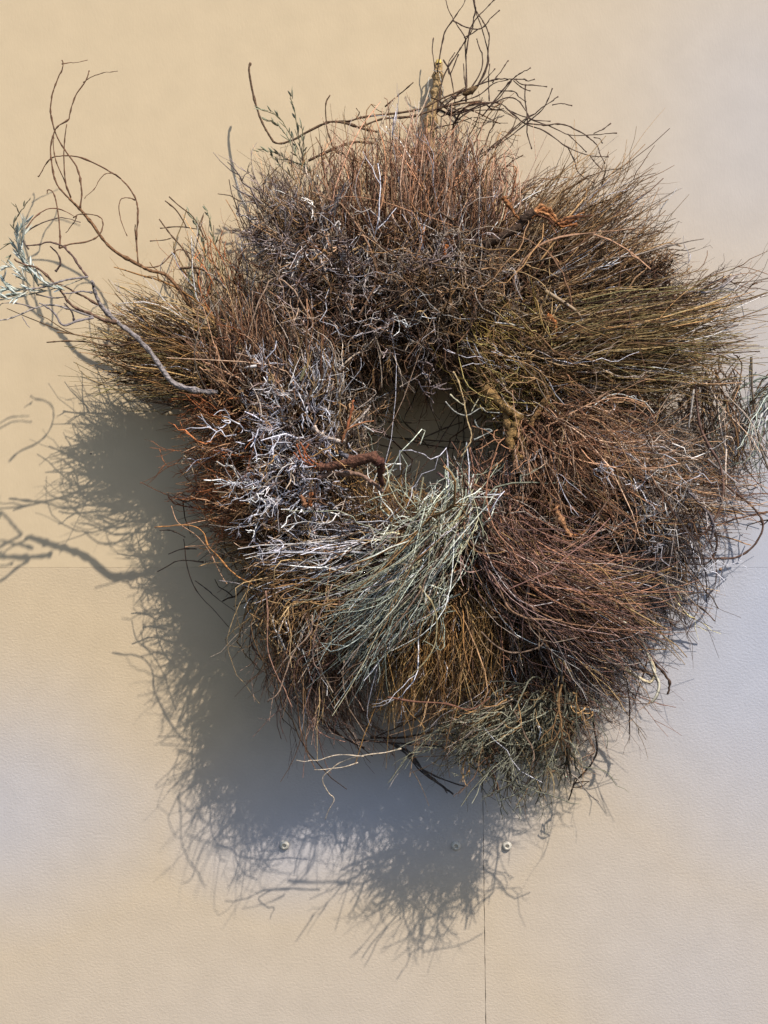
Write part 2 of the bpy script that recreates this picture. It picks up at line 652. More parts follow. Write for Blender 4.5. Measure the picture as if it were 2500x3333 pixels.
def stem(name, pts, r0, r1, col, parent=None, sides=6, knob=0.12, mat=None, label=None, per=5, kind=None, knobtip=0.0, d0=None, d1=None):
    """one branch or twig traced through points (x px, y px, depth m)"""
    if d0 is not None:
        n = len(pts)
        d1_ = d0 if d1 is None else d1
        pts = [(p[0], p[1], d0 + (d1_ - d0) * i / (n - 1)) for i, p in enumerate(pts)]
    W = catmull([P(*p) for p in pts], per)
    K = len(W)
    kink = rng.normal(0, 1, (K, 3)) * (rng.uniform(0, 1, (K, 1)) < .35)
    W = W + np.cumsum(kink, 0) * 0.0007 * np.linspace(0, 1, K)[:, None] ** .3
    W[0] = P(*pts[0])
    rr = np.linspace(r0, r1, K) * (1 + rng.normal(0, knob, K))
    nodes = rng.uniform(0, 1, K) < .16
    rr = np.where(nodes, rr * 1.45, rr)
    if knobtip:
        rr[-1] = r1 * (1 + knobtip)
    base = lin(*col) * 0.8
    cc = base[None] * rng.uniform(0.85, 1.15, (K, 1))
    # closed ends
    W = np.vstack([W[:1], W, W[-1:]])
    rr = np.concatenate([[1e-5], rr, [1e-5]])
    cc = np.vstack([cc[:1], cc, cc[-1:]])
    W[0] -= (W[2] - W[1]) * 0.02
    W[-1] += (W[-2] - W[-3]) * 0.02
    tb = Tubes()
    paths = keep_off_wall(W[None].copy(), max(r0, 0.003))
    tb.add(paths, rr[None], cc[None], sides=sides)
    par = parent or wreath
    o = tb.build(name, mat or (M_BARK if r0 > 0.0022 else M_TWIG), par, W[1])
    o['_w'] = tuple(o.location)
    if label:
        o['label'] = label
    return o


def blade(pts, widths, col, label=None, tilt=0.4):
    """flat dry grass blade, a thin folded strip"""
    W = catmull([P(*p) for p in pts], 5)
    K = len(W)
    wd = np.interp(np.linspace(0, 1, K), np.linspace(0, 1, len(widths)), widths) * PX * 0.5
    T = norm(np.gradient(W, axis=0))
    view = np.array([0, -1.0, 0])
    side = norm(np.cross(T, view))
    tw = np.linspace(-tilt, tilt, K)
    side = norm(side * np.cos(tw)[:, None] + view[None] * np.sin(tw)[:, None])
    nrm = norm(np.cross(side, T))
    th = 0.00025
    V = []
    for k in range(K):
        for a, h in ((-1, 0), (0, 1.6), (1, 0), (0, -0.2)):
            V.append(W[k] + side[k] * a * wd[k] + nrm[k] * h * th)
    V = np.array(V)
    F = [(k * 4 + s, k * 4 + (s + 1) % 4, (k + 1) * 4 + (s + 1) % 4, (k + 1) * 4 + s) for k in range(K - 1) for s in range(4)]
    tb = Tubes()
    tb.v.append(V)
    tb.f.append(np.array(F))
    tb.c.append(np.repeat((lin(*col) * 0.85)[None], len(V), 0))
    o = tb.build('straw_blade', M_STRAW, wreath, W[0])
    if label:
        o['label'] = label
    return o


C1 = lambda x, y: (x * .5425, 100 + y * .5425)
C2 = lambda x, y: (700 + x * .5425, y * .5425)
C3 = lambda x, y: (1350 + x * .422, y * .422)
C4 = lambda x, y: (x * .3014, 600 + y * .3014)
CB = lambda x, y: (500 + x * .5425, 1000 + y * .5425)
C5 = lambda x, y: (1500 + x * .6028, 300 + y * .6028)
C6 = lambda x, y: (1500 + x * .6028, 1200 + y * .6028)
C7 = lambda x, y: (1100 + x * .4219, 1100 + y * .4219)
C8 = lambda x, y: (800 + x * .7233, 1800 + y * .7233)


def tr(f, pts):
    return [f(*p) for p in pts]


# ---- the woven base ring inside the wreath
RC = (1430, 1440)
for k in range(9):
    pts = []
    ph = rng.uniform(0, 6.28)
    for i in range(19):
        a = 2 * math.pi * i / 18
        rx = 430 + 75 * math.sin(2.5 * a + ph) + rng.normal(0, 14)
        ry = 450 + 75 * math.sin(2.5 * a + ph) + rng.normal(0, 14)
        pts.append((RC[0] + rx * math.cos(a + ph), RC[1] - ry * math.sin(a + ph), 0.07 + 0.04 * math.cos(2.5 * a + ph + k)))
    stem('base_vine', pts, 0.0055, 0.0035, [(92, 72, 56), (80, 62, 50), (104, 84, 66)][k % 3], sides=6)

# ---- inner mass of dead twigs that the bundles are tied on
n = 2600
a = rng.uniform(0, 2 * math.pi, n)
rad_ = rng.normal(0, 1, n) * 80 + 510
x0 = RC[0] + rad_ * np.cos(a) * 0.98
y0 = RC[1] - rad_ * np.sin(a) * 1.02
d_ = np.clip(rng.normal(0.09, 0.035, n), 0.015, 0.18)
kk = (DIST - d_) / DIST
p0 = np.stack([(x0 - 1250) * PX * kk, -d_, ZC + (1666.5 - y0) * PX * kk], 1)
tang = np.stack([-np.sin(a), np.zeros(n), -np.cos(a) * -1], 1)
tang[:, 2] = np.cos(a)
Dv = norm(tang * rng.choice([-1, 1], n)[:, None] + rng.normal(0, 0.5, (n, 3)) * np.array([1, 0.6, 1]))
s = np.linspace(0, 1, 7)[None, :, None]
Lm = rng.uniform(0.05, 0.14, n)
core = p0[:, None] + Dv[:, None] * s * Lm[:, None, None] + rough_noise(n, 7, 0.02)
rc = 0.0013 * rng.lognormal(0, 0.3, n)
cc_ = pick_cols('deadbrown', n)
f1 = forks(core, cc_, rc, 0.5, 0.7, count=1.0, crook=0.006)
split_out(None, 'dark tangled dead twigs packed inside the ring', [(core, rc[:, None] * np.linspace(1.2, .6, 7)[None], cc_), f1[:3]], 0, P(1430, 1440, .09))

# ---- bundles, from the wall outwards
flow('reddish brown twigs standing upright at the top', 'pinktan', 720,
     [(1120, 830, .11), (1620, 830, .11)], [(1070, 470, .11), (1180, 400, .13), (1300, 370, .13), (1440, 390, .12), (1560, 440, .1), (1620, 560, .07)],
     via=[(1120, 640, .16), (1600, 650, .14)], jr=35, jt=32, crook=0.009, lmin=0.5, fork=1.4, fork2=0.6, singles=16)
flow('pinkish grey thin twigs beside the upright tuft', 'pinkgrey', 220,
     [(1480, 860, .12), (1580, 900, .12)], [(1600, 560, .08), (1680, 590, .07), (1720, 660, .07)], jr=30, jt=35, crook=0.008, fork=1.2, singles=6)
flow('dark loose stems rising beside the stake', 'darkbrown', 22,
     [(1420, 560, .06), (1560, 600, .06)], [(1500, 330, .07), (1620, 260, .08), (1700, 330, .08), (1740, 400, .08)], jr=30, jt=40, crook=0.014, fork=1.0, r=0.0009, singles=8)
flow('dark stems sweeping sideways across the top', 'darkbrown', 12,
     [(1420, 400, .06), (1440, 330, .06)], [(1640, 300, .08), (1700, 370, .09), (1650, 430, .08)], jr=20, jt=35, crook=0.012, fork=0.6, r=0.0010, singles=6)
flow('grey brown twigs fanning up at the shoulder', 'greybrown', 400,
     [(940, 900, .13), (1110, 880, .13)], [(840, 730, .11), (840, 590, .11), (880, 545, .12), (980, 530, .12), (1070, 560, .12)],
     jr=30, jt=28, crook=0.014, fork=1.4, fork2=0.6, singles=10)
flow('brown twigs reaching up and out', 'brown', 720,
     [(1560, 860, .13), (1740, 1020, .14)], [(1800, 640, .07), (1880, 560, .09), (1990, 540, .11), (2130, 570, .11), (2150, 720, .12), (2160, 800, .12), (2100, 900, .14)],
     jr=45, jt=38, crook=0.010, lmin=0.45, fork=1.3, fork2=0.4, singles=18)
flow('fine grey brown twigs over the outer shoulder', 'greybrown', 160,
     [(1900, 900, .10), (2000, 1000, .11)], [(2130, 640, .07), (2200, 800, .08), (2180, 980, .1)], jr=50, jt=45, crook=0.016, fork=1.5, singles=6)
flow('long olive brown broom of straight twigs', 'olive', 820,
     [(1600, 1060, .15), (1660, 1270, .16)], [(2380, 940, .13), (2500, 960, .14), (2520, 1050, .15), (2490, 1150, .16), (2370, 1230, .16), (2230, 1275, .14)],
     via=[(1980, 1040, .19), (1980, 1230, .19)], jr=35, jv=35, jt=32, crook=0.010, fork=0.9, fork2=0.3, lmin=0.45, singles=24)
flow('thin straggling stems above the broom', 'darkbrown', 70,
     [(2100, 980, .12), (2200, 1060, .12)], [(2250, 860, .06), (2420, 860, .08), (2500, 900, .08), (2330, 980, .06)], jr=40, jt=40, crook=0.016, fork=1.2, singles=6)
flow('dark red brown twigs hanging inside the ring top', 'darkbrown', 480,
     [(1040, 960, .13), (1560, 1000, .12)], [(1100, 1230, .15), (1240, 1220, .18), (1400, 1190, .18), (1500, 1170, .17)], jr=45, jt=55, crook=0.022, fork=1.5, fork2=0.6, singles=6)
flow('golden olive broom pointing outwards', 'olive', 330,
     [(760, 1160, .11), (700, 1270, .13)], [(420, 950, .11), (320, 1000, .12), (270, 1090, .13), (290, 1180, .13), (370, 1260, .12), (480, 1290, .12)],
     jr=35, jt=30, crook=0.008, fork=1.1, fork2=0.4, lmin=0.45, singles=14)
flow('golden straight twigs within the side broom', 'gold', 320,
     [(740, 1140, .12), (690, 1260, .13)], [(470, 940, .11), (340, 1010, .12), (320, 1160, .13), (420, 1250, .12)],
     jr=35, jt=26, crook=0.008, fork=0.9, lmin=0.45, singles=6)
flow('orange brown wispy twigs rising at the side', 'orange', 60,
     [(680, 1040, .09), (840, 1000, .09)], [(570, 830, .06), (620, 720, .06), (700, 690, .06), (790, 740, .07), (820, 800, .08)], jr=40, jt=30, crook=0.016, fork=1.1, fork2=0.4, singles=8)
flow('dull green brown twigs rising at the side', 'olive', 40,
     [(650, 1060, .08), (800, 1000, .08)], [(530, 760, .05), (600, 680, .05), (720, 690, .06)], jr=40, jt=35, crook=0.014, fork=1.3, singles=6)
flow('pinkish brown upright twigs', 'redbrown', 380,
     [(740, 1300, .19), (1060, 1270, .19)], [(710, 1040, .17), (770, 950, .19), (860, 930, .20), (1000, 1020, .20)], jr=40, jt=45, crook=0.012, fork=1.2, singles=12)
flow('grey upright twigs over the pinkish ones', 'greybrown', 160,
     [(840, 1300, .2), (1080, 1280, .2)], [(740, 1060, .16), (880, 980, .18), (1030, 1060, .18)], jr=40, jt=45, crook=0.013, fork=1.2, singles=8)
flow('short dense pale grey twigs', 'lavender', 150,
     [(1010, 1300, .21), (1090, 1290, .21)], [(1000, 1140, .21), (1090, 1130, .21)], jr=22, jt=22, crook=0.006, fork=0.8, singles=6)
flow('grey twigs leaning into the opening', 'greybrown', 200,
     [(1050, 1420, .17), (1120, 1480, .17)], [(1040, 1240, .17), (1110, 1240, .16), (1140, 1320, .15)], jr=40, jt=35, crook=0.016, fork=1.6, fork2=0.6, singles=6)
flow('rust orange short twigs along the outer side', 'orange', 1000,
     [(900, 1290, .13), (920, 1450, .14), (900, 1680, .13)], [(670, 1220, .09), (655, 1330, .09), (645, 1450, .09), (645, 1570, .09), (680, 1680, .08)],
     jr=45, jt=26, crook=0.016, fork=1.6, fork2=0.8, singles=16, r=0.0009)
flow('brown shaded twigs below the rust orange ones', 'gold', 360,
     [(900, 1640, .11), (1000, 1800, .12)], [(640, 1660, .06), (700, 1780, .06), (830, 1880, .07), (930, 1940, .08)], jr=50, jt=30, crook=0.014, fork=1.4, fork2=0.5, singles=8)
flow('brown twigs filling the lower inner ring', 'gold', 420,
     [(1120, 1760, .12), (1460, 1760, .12)], [(1080, 1630, .15), (1230, 1610, .17), (1400, 1620, .17)], jr=45, jt=45, crook=0.016, fork=1.5, fork2=0.7, singles=6)
flow('thin grey brown twigs spreading sideways', 'greybrown', 420,
     [(1880, 1320, .13), (1960, 1500, .14)], [(2200, 1330, .10), (2260, 1450, .10), (2270, 1600, .11), (2230, 1720, .12)], jr=55, jt=40, crook=0.02, fork=1.5, fork2=0.5, singles=10)
flow('straight reddish twigs jutting over the wall', 'redbrown', 110,
     [(2040, 1540, .09), (2040, 1660, .09)], [(2510, 1520, .06), (2530, 1600, .07), (2520, 1700, .07), (2380, 1740, .07)], jr=30, jt=30, crook=0.010, fork=0.7, lmin=0.5, singles=10)
flow('sparse dark curling stems close to the wall', 'greybrown', 85,
     [(2230, 1240, .05), (2380, 1240, .05)], [(2330, 1530, .03), (2420, 1560, .03), (2520, 1540, .03)], via=[(2280, 1420, .06), (2400, 1400, .05)], jr=35, jt=55, crook=0.02, fork=1.2, r=0.0010, singles=10)
flow('faint grey green stems close to the wall', 'bluesage', 50,
     [(2530, 1230, .05), (2520, 1290, .05)], [(2420, 1560, .03), (2510, 1600, .03)], via=[(2400, 1380, .05), (2440, 1400, .05)], jr=25, jt=40, crook=0.012, fork=1.2, r=0.0009, singles=6)
flow('brown twigs drooping from the gnarled stems', 'redbrown', 900,
     [(1730, 1440, .19), (1830, 1370, .18)], [(1650, 1640, .22), (1780, 1700, .24), (1920, 1720, .24), (2080, 1700, .21), (2200, 1560, .18), (2230, 1400, .16)],
     via=[(1740, 1500, .23), (1830, 1490, .24), (1960, 1430, .21)], jr=30, jv=60, jt=65, K=12, crook=0.014, fork=1.3, fork2=0.5, singles=18)
flow('dark grey twigs at the lower flank', 'darkgrey', 620,
     [(1680, 1960, .15), (1880, 1800, .14)], [(1780, 2290, .12), (1920, 2290, .11), (2060, 2170, .11), (2150, 2050, .10), (2180, 1930, .10)], jr=45, jt=40, crook=0.016, fork=1.4, fork2=0.6, singles=10)
flow('dark stems leaving the lower flank', 'darkgrey', 260,
     [(1980, 1620, .11), (2040, 1780, .11)], [(2200, 1800, .07), (2260, 1900, .06), (2320, 1980, .05), (2160, 2090, .08)], via=[(2100, 1740, .11), (2130, 1880, .11)], jr=50, jt=50, crook=0.016, fork=1.2, singles=10)
flow('dark brown twigs hanging at the lower flank', 'redgrey', 520,
     [(1640, 2060, .17), (1880, 2060, .16)], [(1600, 2330, .11), (1760, 2360, .11), (1930, 2340, .1), (2000, 2260, .1)], jr=45, jt=50, crook=0.016, fork=1.4, fork2=0.5, singles=8)
flow('red brown twigs sweeping in a curve', 'purplebrown', 560,
     [(1530, 1560, .22), (1580, 1650, .22), (1600, 1800, .21)], [(1980, 1770, .23), (2130, 1900, .20), (2190, 2000, .17), (2190, 2060, .16), (2090, 2110, .16)],
     via=[(1690, 1790, .27), (1790, 1900, .25), (1800, 1990, .22)], jr=48, jv=50, jt=65, crook=0.019, lmin=0.5, K=13, fork=0.9, fork2=0.3, singles=20)
flow('grey purple twigs under the sweeping ones', 'darkgrey', 420,
     [(1660, 1830, .2), (1700, 1930, .19)], [(2100, 2060, .14), (2060, 2180, .13), (1900, 2270, .13), (1750, 2250, .14)], jr=40, jt=50, crook=0.012, fork=1.1, singles=6)
flow('golden brown twigs hanging straight down', 'gold', 700,
     [(1290, 1900, .18), (1620, 1860, .18)], [(1220, 2350, .14), (1340, 2400, .14), (1470, 2400, .13), (1610, 2350, .12)],
     via=[(1290, 2120, .21), (1610, 2090, .19)], jr=45, jt=45, crook=0.014, fork=1.3, fork2=0.6, singles=16)
flow('reddish grey twigs curling round the underside', 'redgrey', 560,
     [(1020, 1900, .16), (1220, 1960, .17)], [(980, 2230, .13), (1040, 2360, .12), (1140, 2420, .11), (1290, 2450, .10)],
     via=[(990, 2080, .17), (1080, 2190, .18)], jr=50, jv=55, jt=35, crook=0.016, fork=1.2, fork2=0.4, singles=18)
flow('brown curling twigs at the lower side', 'tan', 260,
     [(980, 1830, .18), (1100, 1880, .18)], [(920, 1990, .13), (960, 2070, .13), (990, 2180, .13)], via=[(930, 1900, .18), (950, 2020, .22)], jr=40, jt=35, crook=0.02, fork=1.0, singles=8)
flow('dull sage green feathery twigs at the bottom', 'sage', 300,
     [(1660, 2280, .15), (1840, 2300, .15)], [(1370, 2380, .14), (1420, 2470, .14), (1540, 2530, .14), (1680, 2530, .14), (1800, 2460, .15), (1860, 2400, .16)],
     jr=50, jt=45, crook=0.012, fork=3.0, fork2=1.5, ffrac=0.26, r=0.0008, singles=14, ds=1.25)
flow('long dangling wisps under the sage twigs', 'sage', 26,
     [(1480, 2420, .14), (1700, 2420, .14)], [(1480, 2640, .10), (1640, 2620, .10), (1790, 2560, .10), (1950, 2500, .10)], jr=40, jt=40, crook=0.014, fork=1.6, r=0.0010, singles=4, ds=1.25)
# front masses
scrub('grey white crooked twigs bristling at the shoulder', 'greypurple', [(950, 740, .19), (1010, 720, .19), (980, 850, .2), (1040, 830, .2)], 170, length=105,
      out=[(-0.9, -0.6, 0.2), (0.0, -0.6, 0.9), (-0.9, -0.7, -0.3), (-0.2, -1, 0)], spread=0.45, crook=0.009, fork=1.9, fork2=0.9, r=0.0012, singles=14)
scrub('grey purple crooked twigs bristling below the top', 'greypurple', [(1180, 880, .17), (1310, 930, .18), (1250, 1000, .18), (1400, 900, .16), (1110, 920, .18)], 230, length=115,
      out=(0.05, -0.9, -0.05), spread=0.75, crook=0.010, fork=1.9, fork2=1.0, jc=70, singles=16)
scrub('brown crooked twigs at the inner top', 'greybrown', [(1480, 900, .18), (1560, 960, .18), (1420, 1000, .18), (1360, 1040, .15)], 200, length=110,
      out=(0.1, -0.9, -0.2), spread=0.8, jc=70, singles=10)
flow('yellow olive twigs overhanging the opening', 'yellow', 340,
     [(1700, 1330, .20), (1800, 1200, .19)], [(1620, 1270, .19), (1530, 1150, .20), (1510, 1030, .20), (1600, 990, .19)], jr=40, jt=40, crook=0.016, fork=1.5, fork2=0.7, singles=14)
flow('brown crossing twigs behind the yellow ones', 'brown', 420,
     [(1580, 1080, .17), (1700, 1200, .17)], [(1800, 1330, .2), (1950, 1300, .19), (1980, 1180, .19), (1860, 1040, .18)], jr=55, jt=60, crook=0.014, fork=1.3, singles=10)
scrub('bleached white crooked twigs bristling on the side', 'white', [(930, 1290, .22), (910, 1390, .23), (1020, 1400, .24), (920, 1500, .24), (1030, 1530, .24), (930, 1620, .23), (1030, 1640, .23)], 280, length=100,
      out=[(-0.4, -0.8, 0.5), (-0.5, -0.9, 0.1), (0, -1, 0.1), (-0.4, -0.9, -0.1), (-0.1, -1, -0.2), (-0.4, -0.8, -0.4), (-.2, -1, -.4)], spread=0.6, jc=50, dj=0.012, r=0.0011, crook=0.009, fork=1.9, fork2=0.9, singles=26)
scrub('rust brown crooked twigs among the white ones', 'orange', [(900, 1300, .17), (850, 1420, .17), (870, 1580, .17)], 110, length=120,
      out=(-0.85, -0.45, 0), spread=0.5, jc=60, singles=10)
flow('pale lavender grey straight twigs', 'lavender', 120,
     [(1210, 1720, .22), (1280, 1810, .22)], [(850, 1740, .24), (800, 1820, .24), (800, 1890, .23), (870, 1930, .22)],
     jr=40, jt=40, crook=0.013, r=0.0007, fork=0.8, singles=16)
flow('pale sage green bundle flowing downwards', 'palesage', 200,
     [(1430, 1690, .23), (1500, 1640, .23), (1570, 1580, .20)], [(1060, 2110, .21), (1080, 2190, .21), (1130, 2200, .21), (1190, 2120, .22)],
     via=[(1290, 1870, .25), (1360, 1890, .25), (1430, 1800, .25)], jr=48, jv=30, jt=42, crook=0.018, K=13, fork=1.8, ffrac=0.14, fork2=0.6, lmin=0.4, r=0.00074, singles=24, ds=1.0)
flow('blue grey sage twigs under the pale bundle', 'bluesage', 180,
     [(1380, 1850, .25), (1440, 1900, .24)], [(1060, 2100, .24), (1100, 2210, .24), (1180, 2180, .24)], via=[(1200, 1970, .27), (1290, 2030, .26)], jr=40, jv=40, jt=40, crook=0.015, K=12, fork=0.9, singles=10)
flow('pale sage green bundle turning sideways', 'palesage', 32,
     [(1380, 1720, .27), (1480, 1640, .26)], [(840, 1920, .22), (890, 1970, .22), (900, 2060, .2)], via=[(1150, 1870, .30), (1270, 1900, .30)], jr=30, jv=25, jt=40, crook=0.012, fork=0.8, r=0.0007, singles=14, ds=1.0)
flow('pale crooked sage twigs crossing below the opening', 'palesage', 90,
     [(1330, 1780, .25), (1520, 1740, .25)], [(1150, 1640, .23), (1320, 1640, .23), (1480, 1610, .24), (1600, 1570, .22), (1640, 1640, .22)], jr=60, jt=45, crook=0.03, fork=1.8, fork2=0.7, r=0.0009, singles=18)
scrub('pale grey lichen twigs on the lower flank', 'lavender', [(2100, 1640, .17), (2200, 1600, .16), (2000, 1600, .18)], 45, length=130, out=(0.4, -0.7, -0.3), spread=0.7, jc=70, r=0.001, singles=6)
scrub('tiny dark seedy twigs at the outer edge', 'darkbrown', [(2110, 890, .12), (2120, 960, .12)], 70, length=60, out=(0.5, -0.6, 0.2), spread=0.8, jc=22, r=0.0009, singles=0)

# ---- stray twigs that cross from bundle to bundle
def strays(label, pal, n, rmin, rmax, dlo, dhi, Lpx, bow, along, crook=0.012, r=0.0010, singles=10, fork=0.8):
    a = rng.uniform(0, 2 * math.pi, n)
    rr_ = rng.uniform(rmin, rmax, n)
    x = RC[0] + rr_ * np.cos(a)
    y = RC[1] - rr_ * np.sin(a) * 1.05
    d = rng.uniform(dlo, dhi, n)
    k = (DIST - d) / DIST
    p = np.stack([(x - 1250) * PX * k, -d, ZC + (1666.5 - y) * PX * k], 1)
    radial = np.stack([np.cos(a), np.zeros(n), np.sin(a)], 1)
    tan_ = np.stack([-np.sin(a), np.zeros(n), np.cos(a)], 1) * rng.choice([-1, 1], n)[:, None]
    D = norm(radial * (1 - along) + tan_ * along + rng.normal(0, 0.45, (n, 3)) * np.array([1, .35, 1]))
    L = Lpx * PX * rng.uniform(0.5, 1.25, n)
    L = L * np.where((rr_ > 560) & (D @ np.array([0, 0, 1.0]) * np.sin(a) + D[:, 0] * np.cos(a) > .3), .55, 1.0)
    side = norm(np.cross(D, rng.normal(0, .35, (n, 3)) + np.array([0, 1.0, 0])))
    s_ = np.linspace(0, 1, 11)[None, :, None]
    b_ = (bow * L * np.clip(rng.normal(0, .8, n), -1.1, 1.1))[:, None, None]
    path = p[:, None] + D[:, None] * s_ * L[:, None, None] + side[:, None] * b_ * (s_ - s_ ** 2) * 4 * .5 + side[:, None] * b_ * s_ ** 3 * -.6 + rough_noise(n, 11, crook)
    rad = r * rng.lognormal(0, .3, n)
    cc = pick_cols(pal, n)
    st = [(path, rad[:, None] * np.linspace(1.1, .5, 11)[None], cc)]
    f = forks(path, cc, rad, .22, .5, count=fork, crook=.004)
    st.append(f[:3])
    return split_out(None, label, st, singles, p.mean(0))


strays('loose brown twigs crossing over the bundles', 'tan', 230, 330, 620, .13, .20, 260, .45, .6, singles=14)
strays('loose grey twigs crossing over the bundles', 'greybrown', 200, 330, 620, .12, .20, 240, .5, .65, singles=14)
strays('loose pale curling twigs crossing over the bundles', 'lavender', 50, 380, 600, .15, .21, 220, .8, .6, singles=8, r=.0008)
strays('dark twigs woven round the rim of the opening', 'deadbrown', 420, 290, 375, .04, .19, 200, .3, .92, singles=0, r=.0011, fork=.8)

strays('fine tangled twigs over the lower flank', 'greybrown', 170, 380, 640, .17, .23, 190, .9, .5, singles=6, crook=.014, r=.0007)
strays('long brown twigs arching over the lower flank', 'redbrown', 40, 430, 640, .17, .21, 330, 1.1, .6, singles=8, crook=.01, r=.0010)
flow('long curling twigs looping along the lower side', 'tan', 60, [(900, 1880, .19), (1050, 1950, .19)], [(930, 2230, .15), (1000, 2330, .14), (1170, 2380, .12)],
     via=[(890, 2050, .19), (950, 2130, .2)], jr=50, jv=60, jt=50, crook=0.022, K=14, fork=0.5, singles=10)
flow('fine grey vertical twigs on the outer flank', 'darkgrey', 260, [(2020, 1560, .15), (2200, 1560, .13)], [(2020, 2020, .12), (2120, 2040, .10), (2230, 1960, .09)],
     jr=45, jt=45, crook=0.018, fork=1.3, fork2=0.4, r=0.0007, singles=6)

# ------------------------------------------------------------------ traced branches
BR = (112, 88, 68)
# tall curling branch at the upper side
cb = stem('branch', tr(C1, [(1180, 1720), (1110, 1600), (1000, 1470), (900, 1440), (830, 1400), (720, 1340), (640, 1270), (560, 1160), (490, 1080), (430, 1020)]), .0030, .0020, (132, 98, 70), d0=.10, d1=.12,
          label='slender brown branch with long curling shoots')
for pts, d0, d1, r in (
    ([(430, 1020), (370, 960), (330, 890), (310, 790), (305, 700), (320, 620), (345, 575), (400, 540), (410, 500), (440, 400), (500, 310), (523, 243)], .12, .13, .0014),
    ([(500, 310), (560, 270), (620, 245), (700, 230)], .13, .15, .0007),
    ([(425, 1000), (395, 900), (385, 750), (388, 620), (400, 540)], .12, .14, .0012),
    ([(425, 1005), (390, 900), (350, 800), (335, 720), (335, 660)], .12, .12, .0011),
    ([(480, 1065), (490, 970), (480, 880), (455, 800), (390, 710), (330, 600), (300, 480), (300, 420), (315, 340), (340, 270), (370, 190), (365, 148)], .12, .13, .0014),
    ([(370, 200), (440, 188), (530, 175)], .13, .12, .0007),
    ([(830, 1400), (820, 1250), (830, 1130), (828, 1060), (800, 980), (730, 890), (640, 830), (500, 765), (400, 750), (320, 765), (265, 835), (235, 885)], .11, .10, .0014),
    ([(728, 890), (690, 860), (640, 855), (600, 885), (560, 950), (500, 1000)], .105, .12, .0008),
    ([(812, 1018), (780, 1003), (740, 1002), (715, 1040), (718, 1100), (740, 1170), (765, 1225)], .105, .12, .0009),
    ([(870, 1420), (960, 1405), (1040, 1330), (1090, 1310), (1190, 1350)], .09, .06, .0011),
    ([(820, 1250), (810, 1200), (812, 1165)], .11, .12, .0013),
):
    stem('shoot', tr(C1, pts), r, r * .55, (118, 88, 68), cb, sides=5, d0=d0, d1=d1, knobtip=0.5)

# pale grey branch reaching out over the side broom
gb = stem('branch', tr(C4, [(2350, 2250), (2100, 2220), (1860, 2130), (1650, 1830), (1450, 1620), (1260, 1490), (1090, 1320), (1020, 1200), (980, 1090), (950, 1000)]), .0040, .0022, (150, 140, 138), d0=.20, d1=.27,
          label='bleached grey forked branch reaching out to the side')
GR = (140, 130, 130)
for pts, d0, d1, r, c in (
    ([(950, 1000), (880, 910), (800, 800), (680, 690), (550, 655), (440, 680), (300, 695)], .27, .27, .0018, (110, 88, 80)),
    ([(950, 1000), (850, 1010), (720, 1030), (600, 1060), (450, 1100), (250, 1120)], .27, .29, .0016, GR),
    ([(1260, 1490), (1100, 1460), (960, 1400), (800, 1340), (720, 1280), (640, 1170), (500, 1010), (380, 910), (250, 860), (100, 800)], .25, .30, .0023, (118, 92, 76)),
    ([(1010, 1440), (850, 1470), (690, 1520), (600, 1400), (530, 1330), (420, 1250)], .26, .30, .0020, GR),
    ([(1000, 1430), (800, 1370), (640, 1325), (500, 1330), (380, 1360), (250, 1420), (100, 1480), (-20, 1495)], .26, .30, .0016, (160, 150, 145)),
    ([(1060, 1300), (930, 1220), (820, 1170), (700, 1100), (600, 1060)], .26, .27, .0018, (118, 92, 76)),
    ([(1000, 1170), (900, 1160), (750, 1185), (690, 1190)], .26, .28, .0014, GR),
    ([(800, 1480), (790, 1400), (760, 1340), (690, 1270)], .26, .28, .0015, (105, 90, 86)),
    ([(640, 690), (645, 560), (640, 400), (610, 200), (580, 100), (540, 62), (500, 80), (485, 110)], .27, .27, .0012, (125, 92, 72)),
    ([(640, 690), (760, 640), (950, 610), (1080, 540), (1120, 420), (1100, 340), (900, 305), (830, 330)], .22, .18, .0013, (118, 90, 70)),
    ([(830, 330), (800, 420), (730, 520)], .19, .18, .0010, (118, 90, 70)),
    ([(310, 700), (240, 560), (390, 440), (560, 370), (710, 345), (890, 390)], .22, .20, .0012, (110, 92, 84)),
    ([(280, 480), (390, 340), (540, 265), (700, 290), (840, 370)], .23, .20, .0010, (130, 92, 74)),
    ([(600, 940), (660, 860), (640, 760), (560, 665)], .26, .27, .0018, (110, 90, 82)),
    ([(390, 1190), (560, 1230), (700, 1220)], .28, .27, .0012, GR),
    ([(0, 1210), (200, 1190), (420, 1160), (600, 1110), (760, 1060), (870, 1010)], .29, .27, .0012, (170, 165, 150)),
    ([(380, 1340), (250, 1300), (80, 1280), (-20, 1330)], .29, .3, .0010, GR),
    ([(240, 1430), (280, 1500), (330, 1550)], .29, .29, .0007, GR),
):
    stem('shoot', tr(C4, pts), r, r * .5, c, gb, sides=5, d0=d0, d1=d1)


# silvery sage sprigs with their leaves
def leaf_mesh(name, L, Wd, col):
    V, F, K = [], [], 5
    for k in range(K + 1):
        t = k / K
        wv = Wd * (math.sin(math.pi * (0.08 + 0.9 * t)) ** 0.8)
        z = 0.10 * L * t * t
        V += [(-wv, t * L, z + wv * .35), (0, t * L, z), (wv, t * L, z + wv * .35), (0, t * L, z - 0.0004)]
    for k in range(K):
        for s_ in range(4):
            F.append((k * 4 + s_, k * 4 + (s_ + 1) % 4, (k + 1) * 4 + (s_ + 1) % 4, (k + 1) * 4 + s_))
    me = bpy.data.meshes.new(name)
    me.from_pydata(V, [], F)
    at = me.attributes.new('tint', 'FLOAT_COLOR', 'POINT')
    c = lin(*col) * .85
    at.data.foreach_set('color', np.tile(np.array([*c, 1.0], np.float32), len(V)))
    me.materials.append(M_LEAF)
    for p in me.polygons:
        p.use_smooth = True
    return me


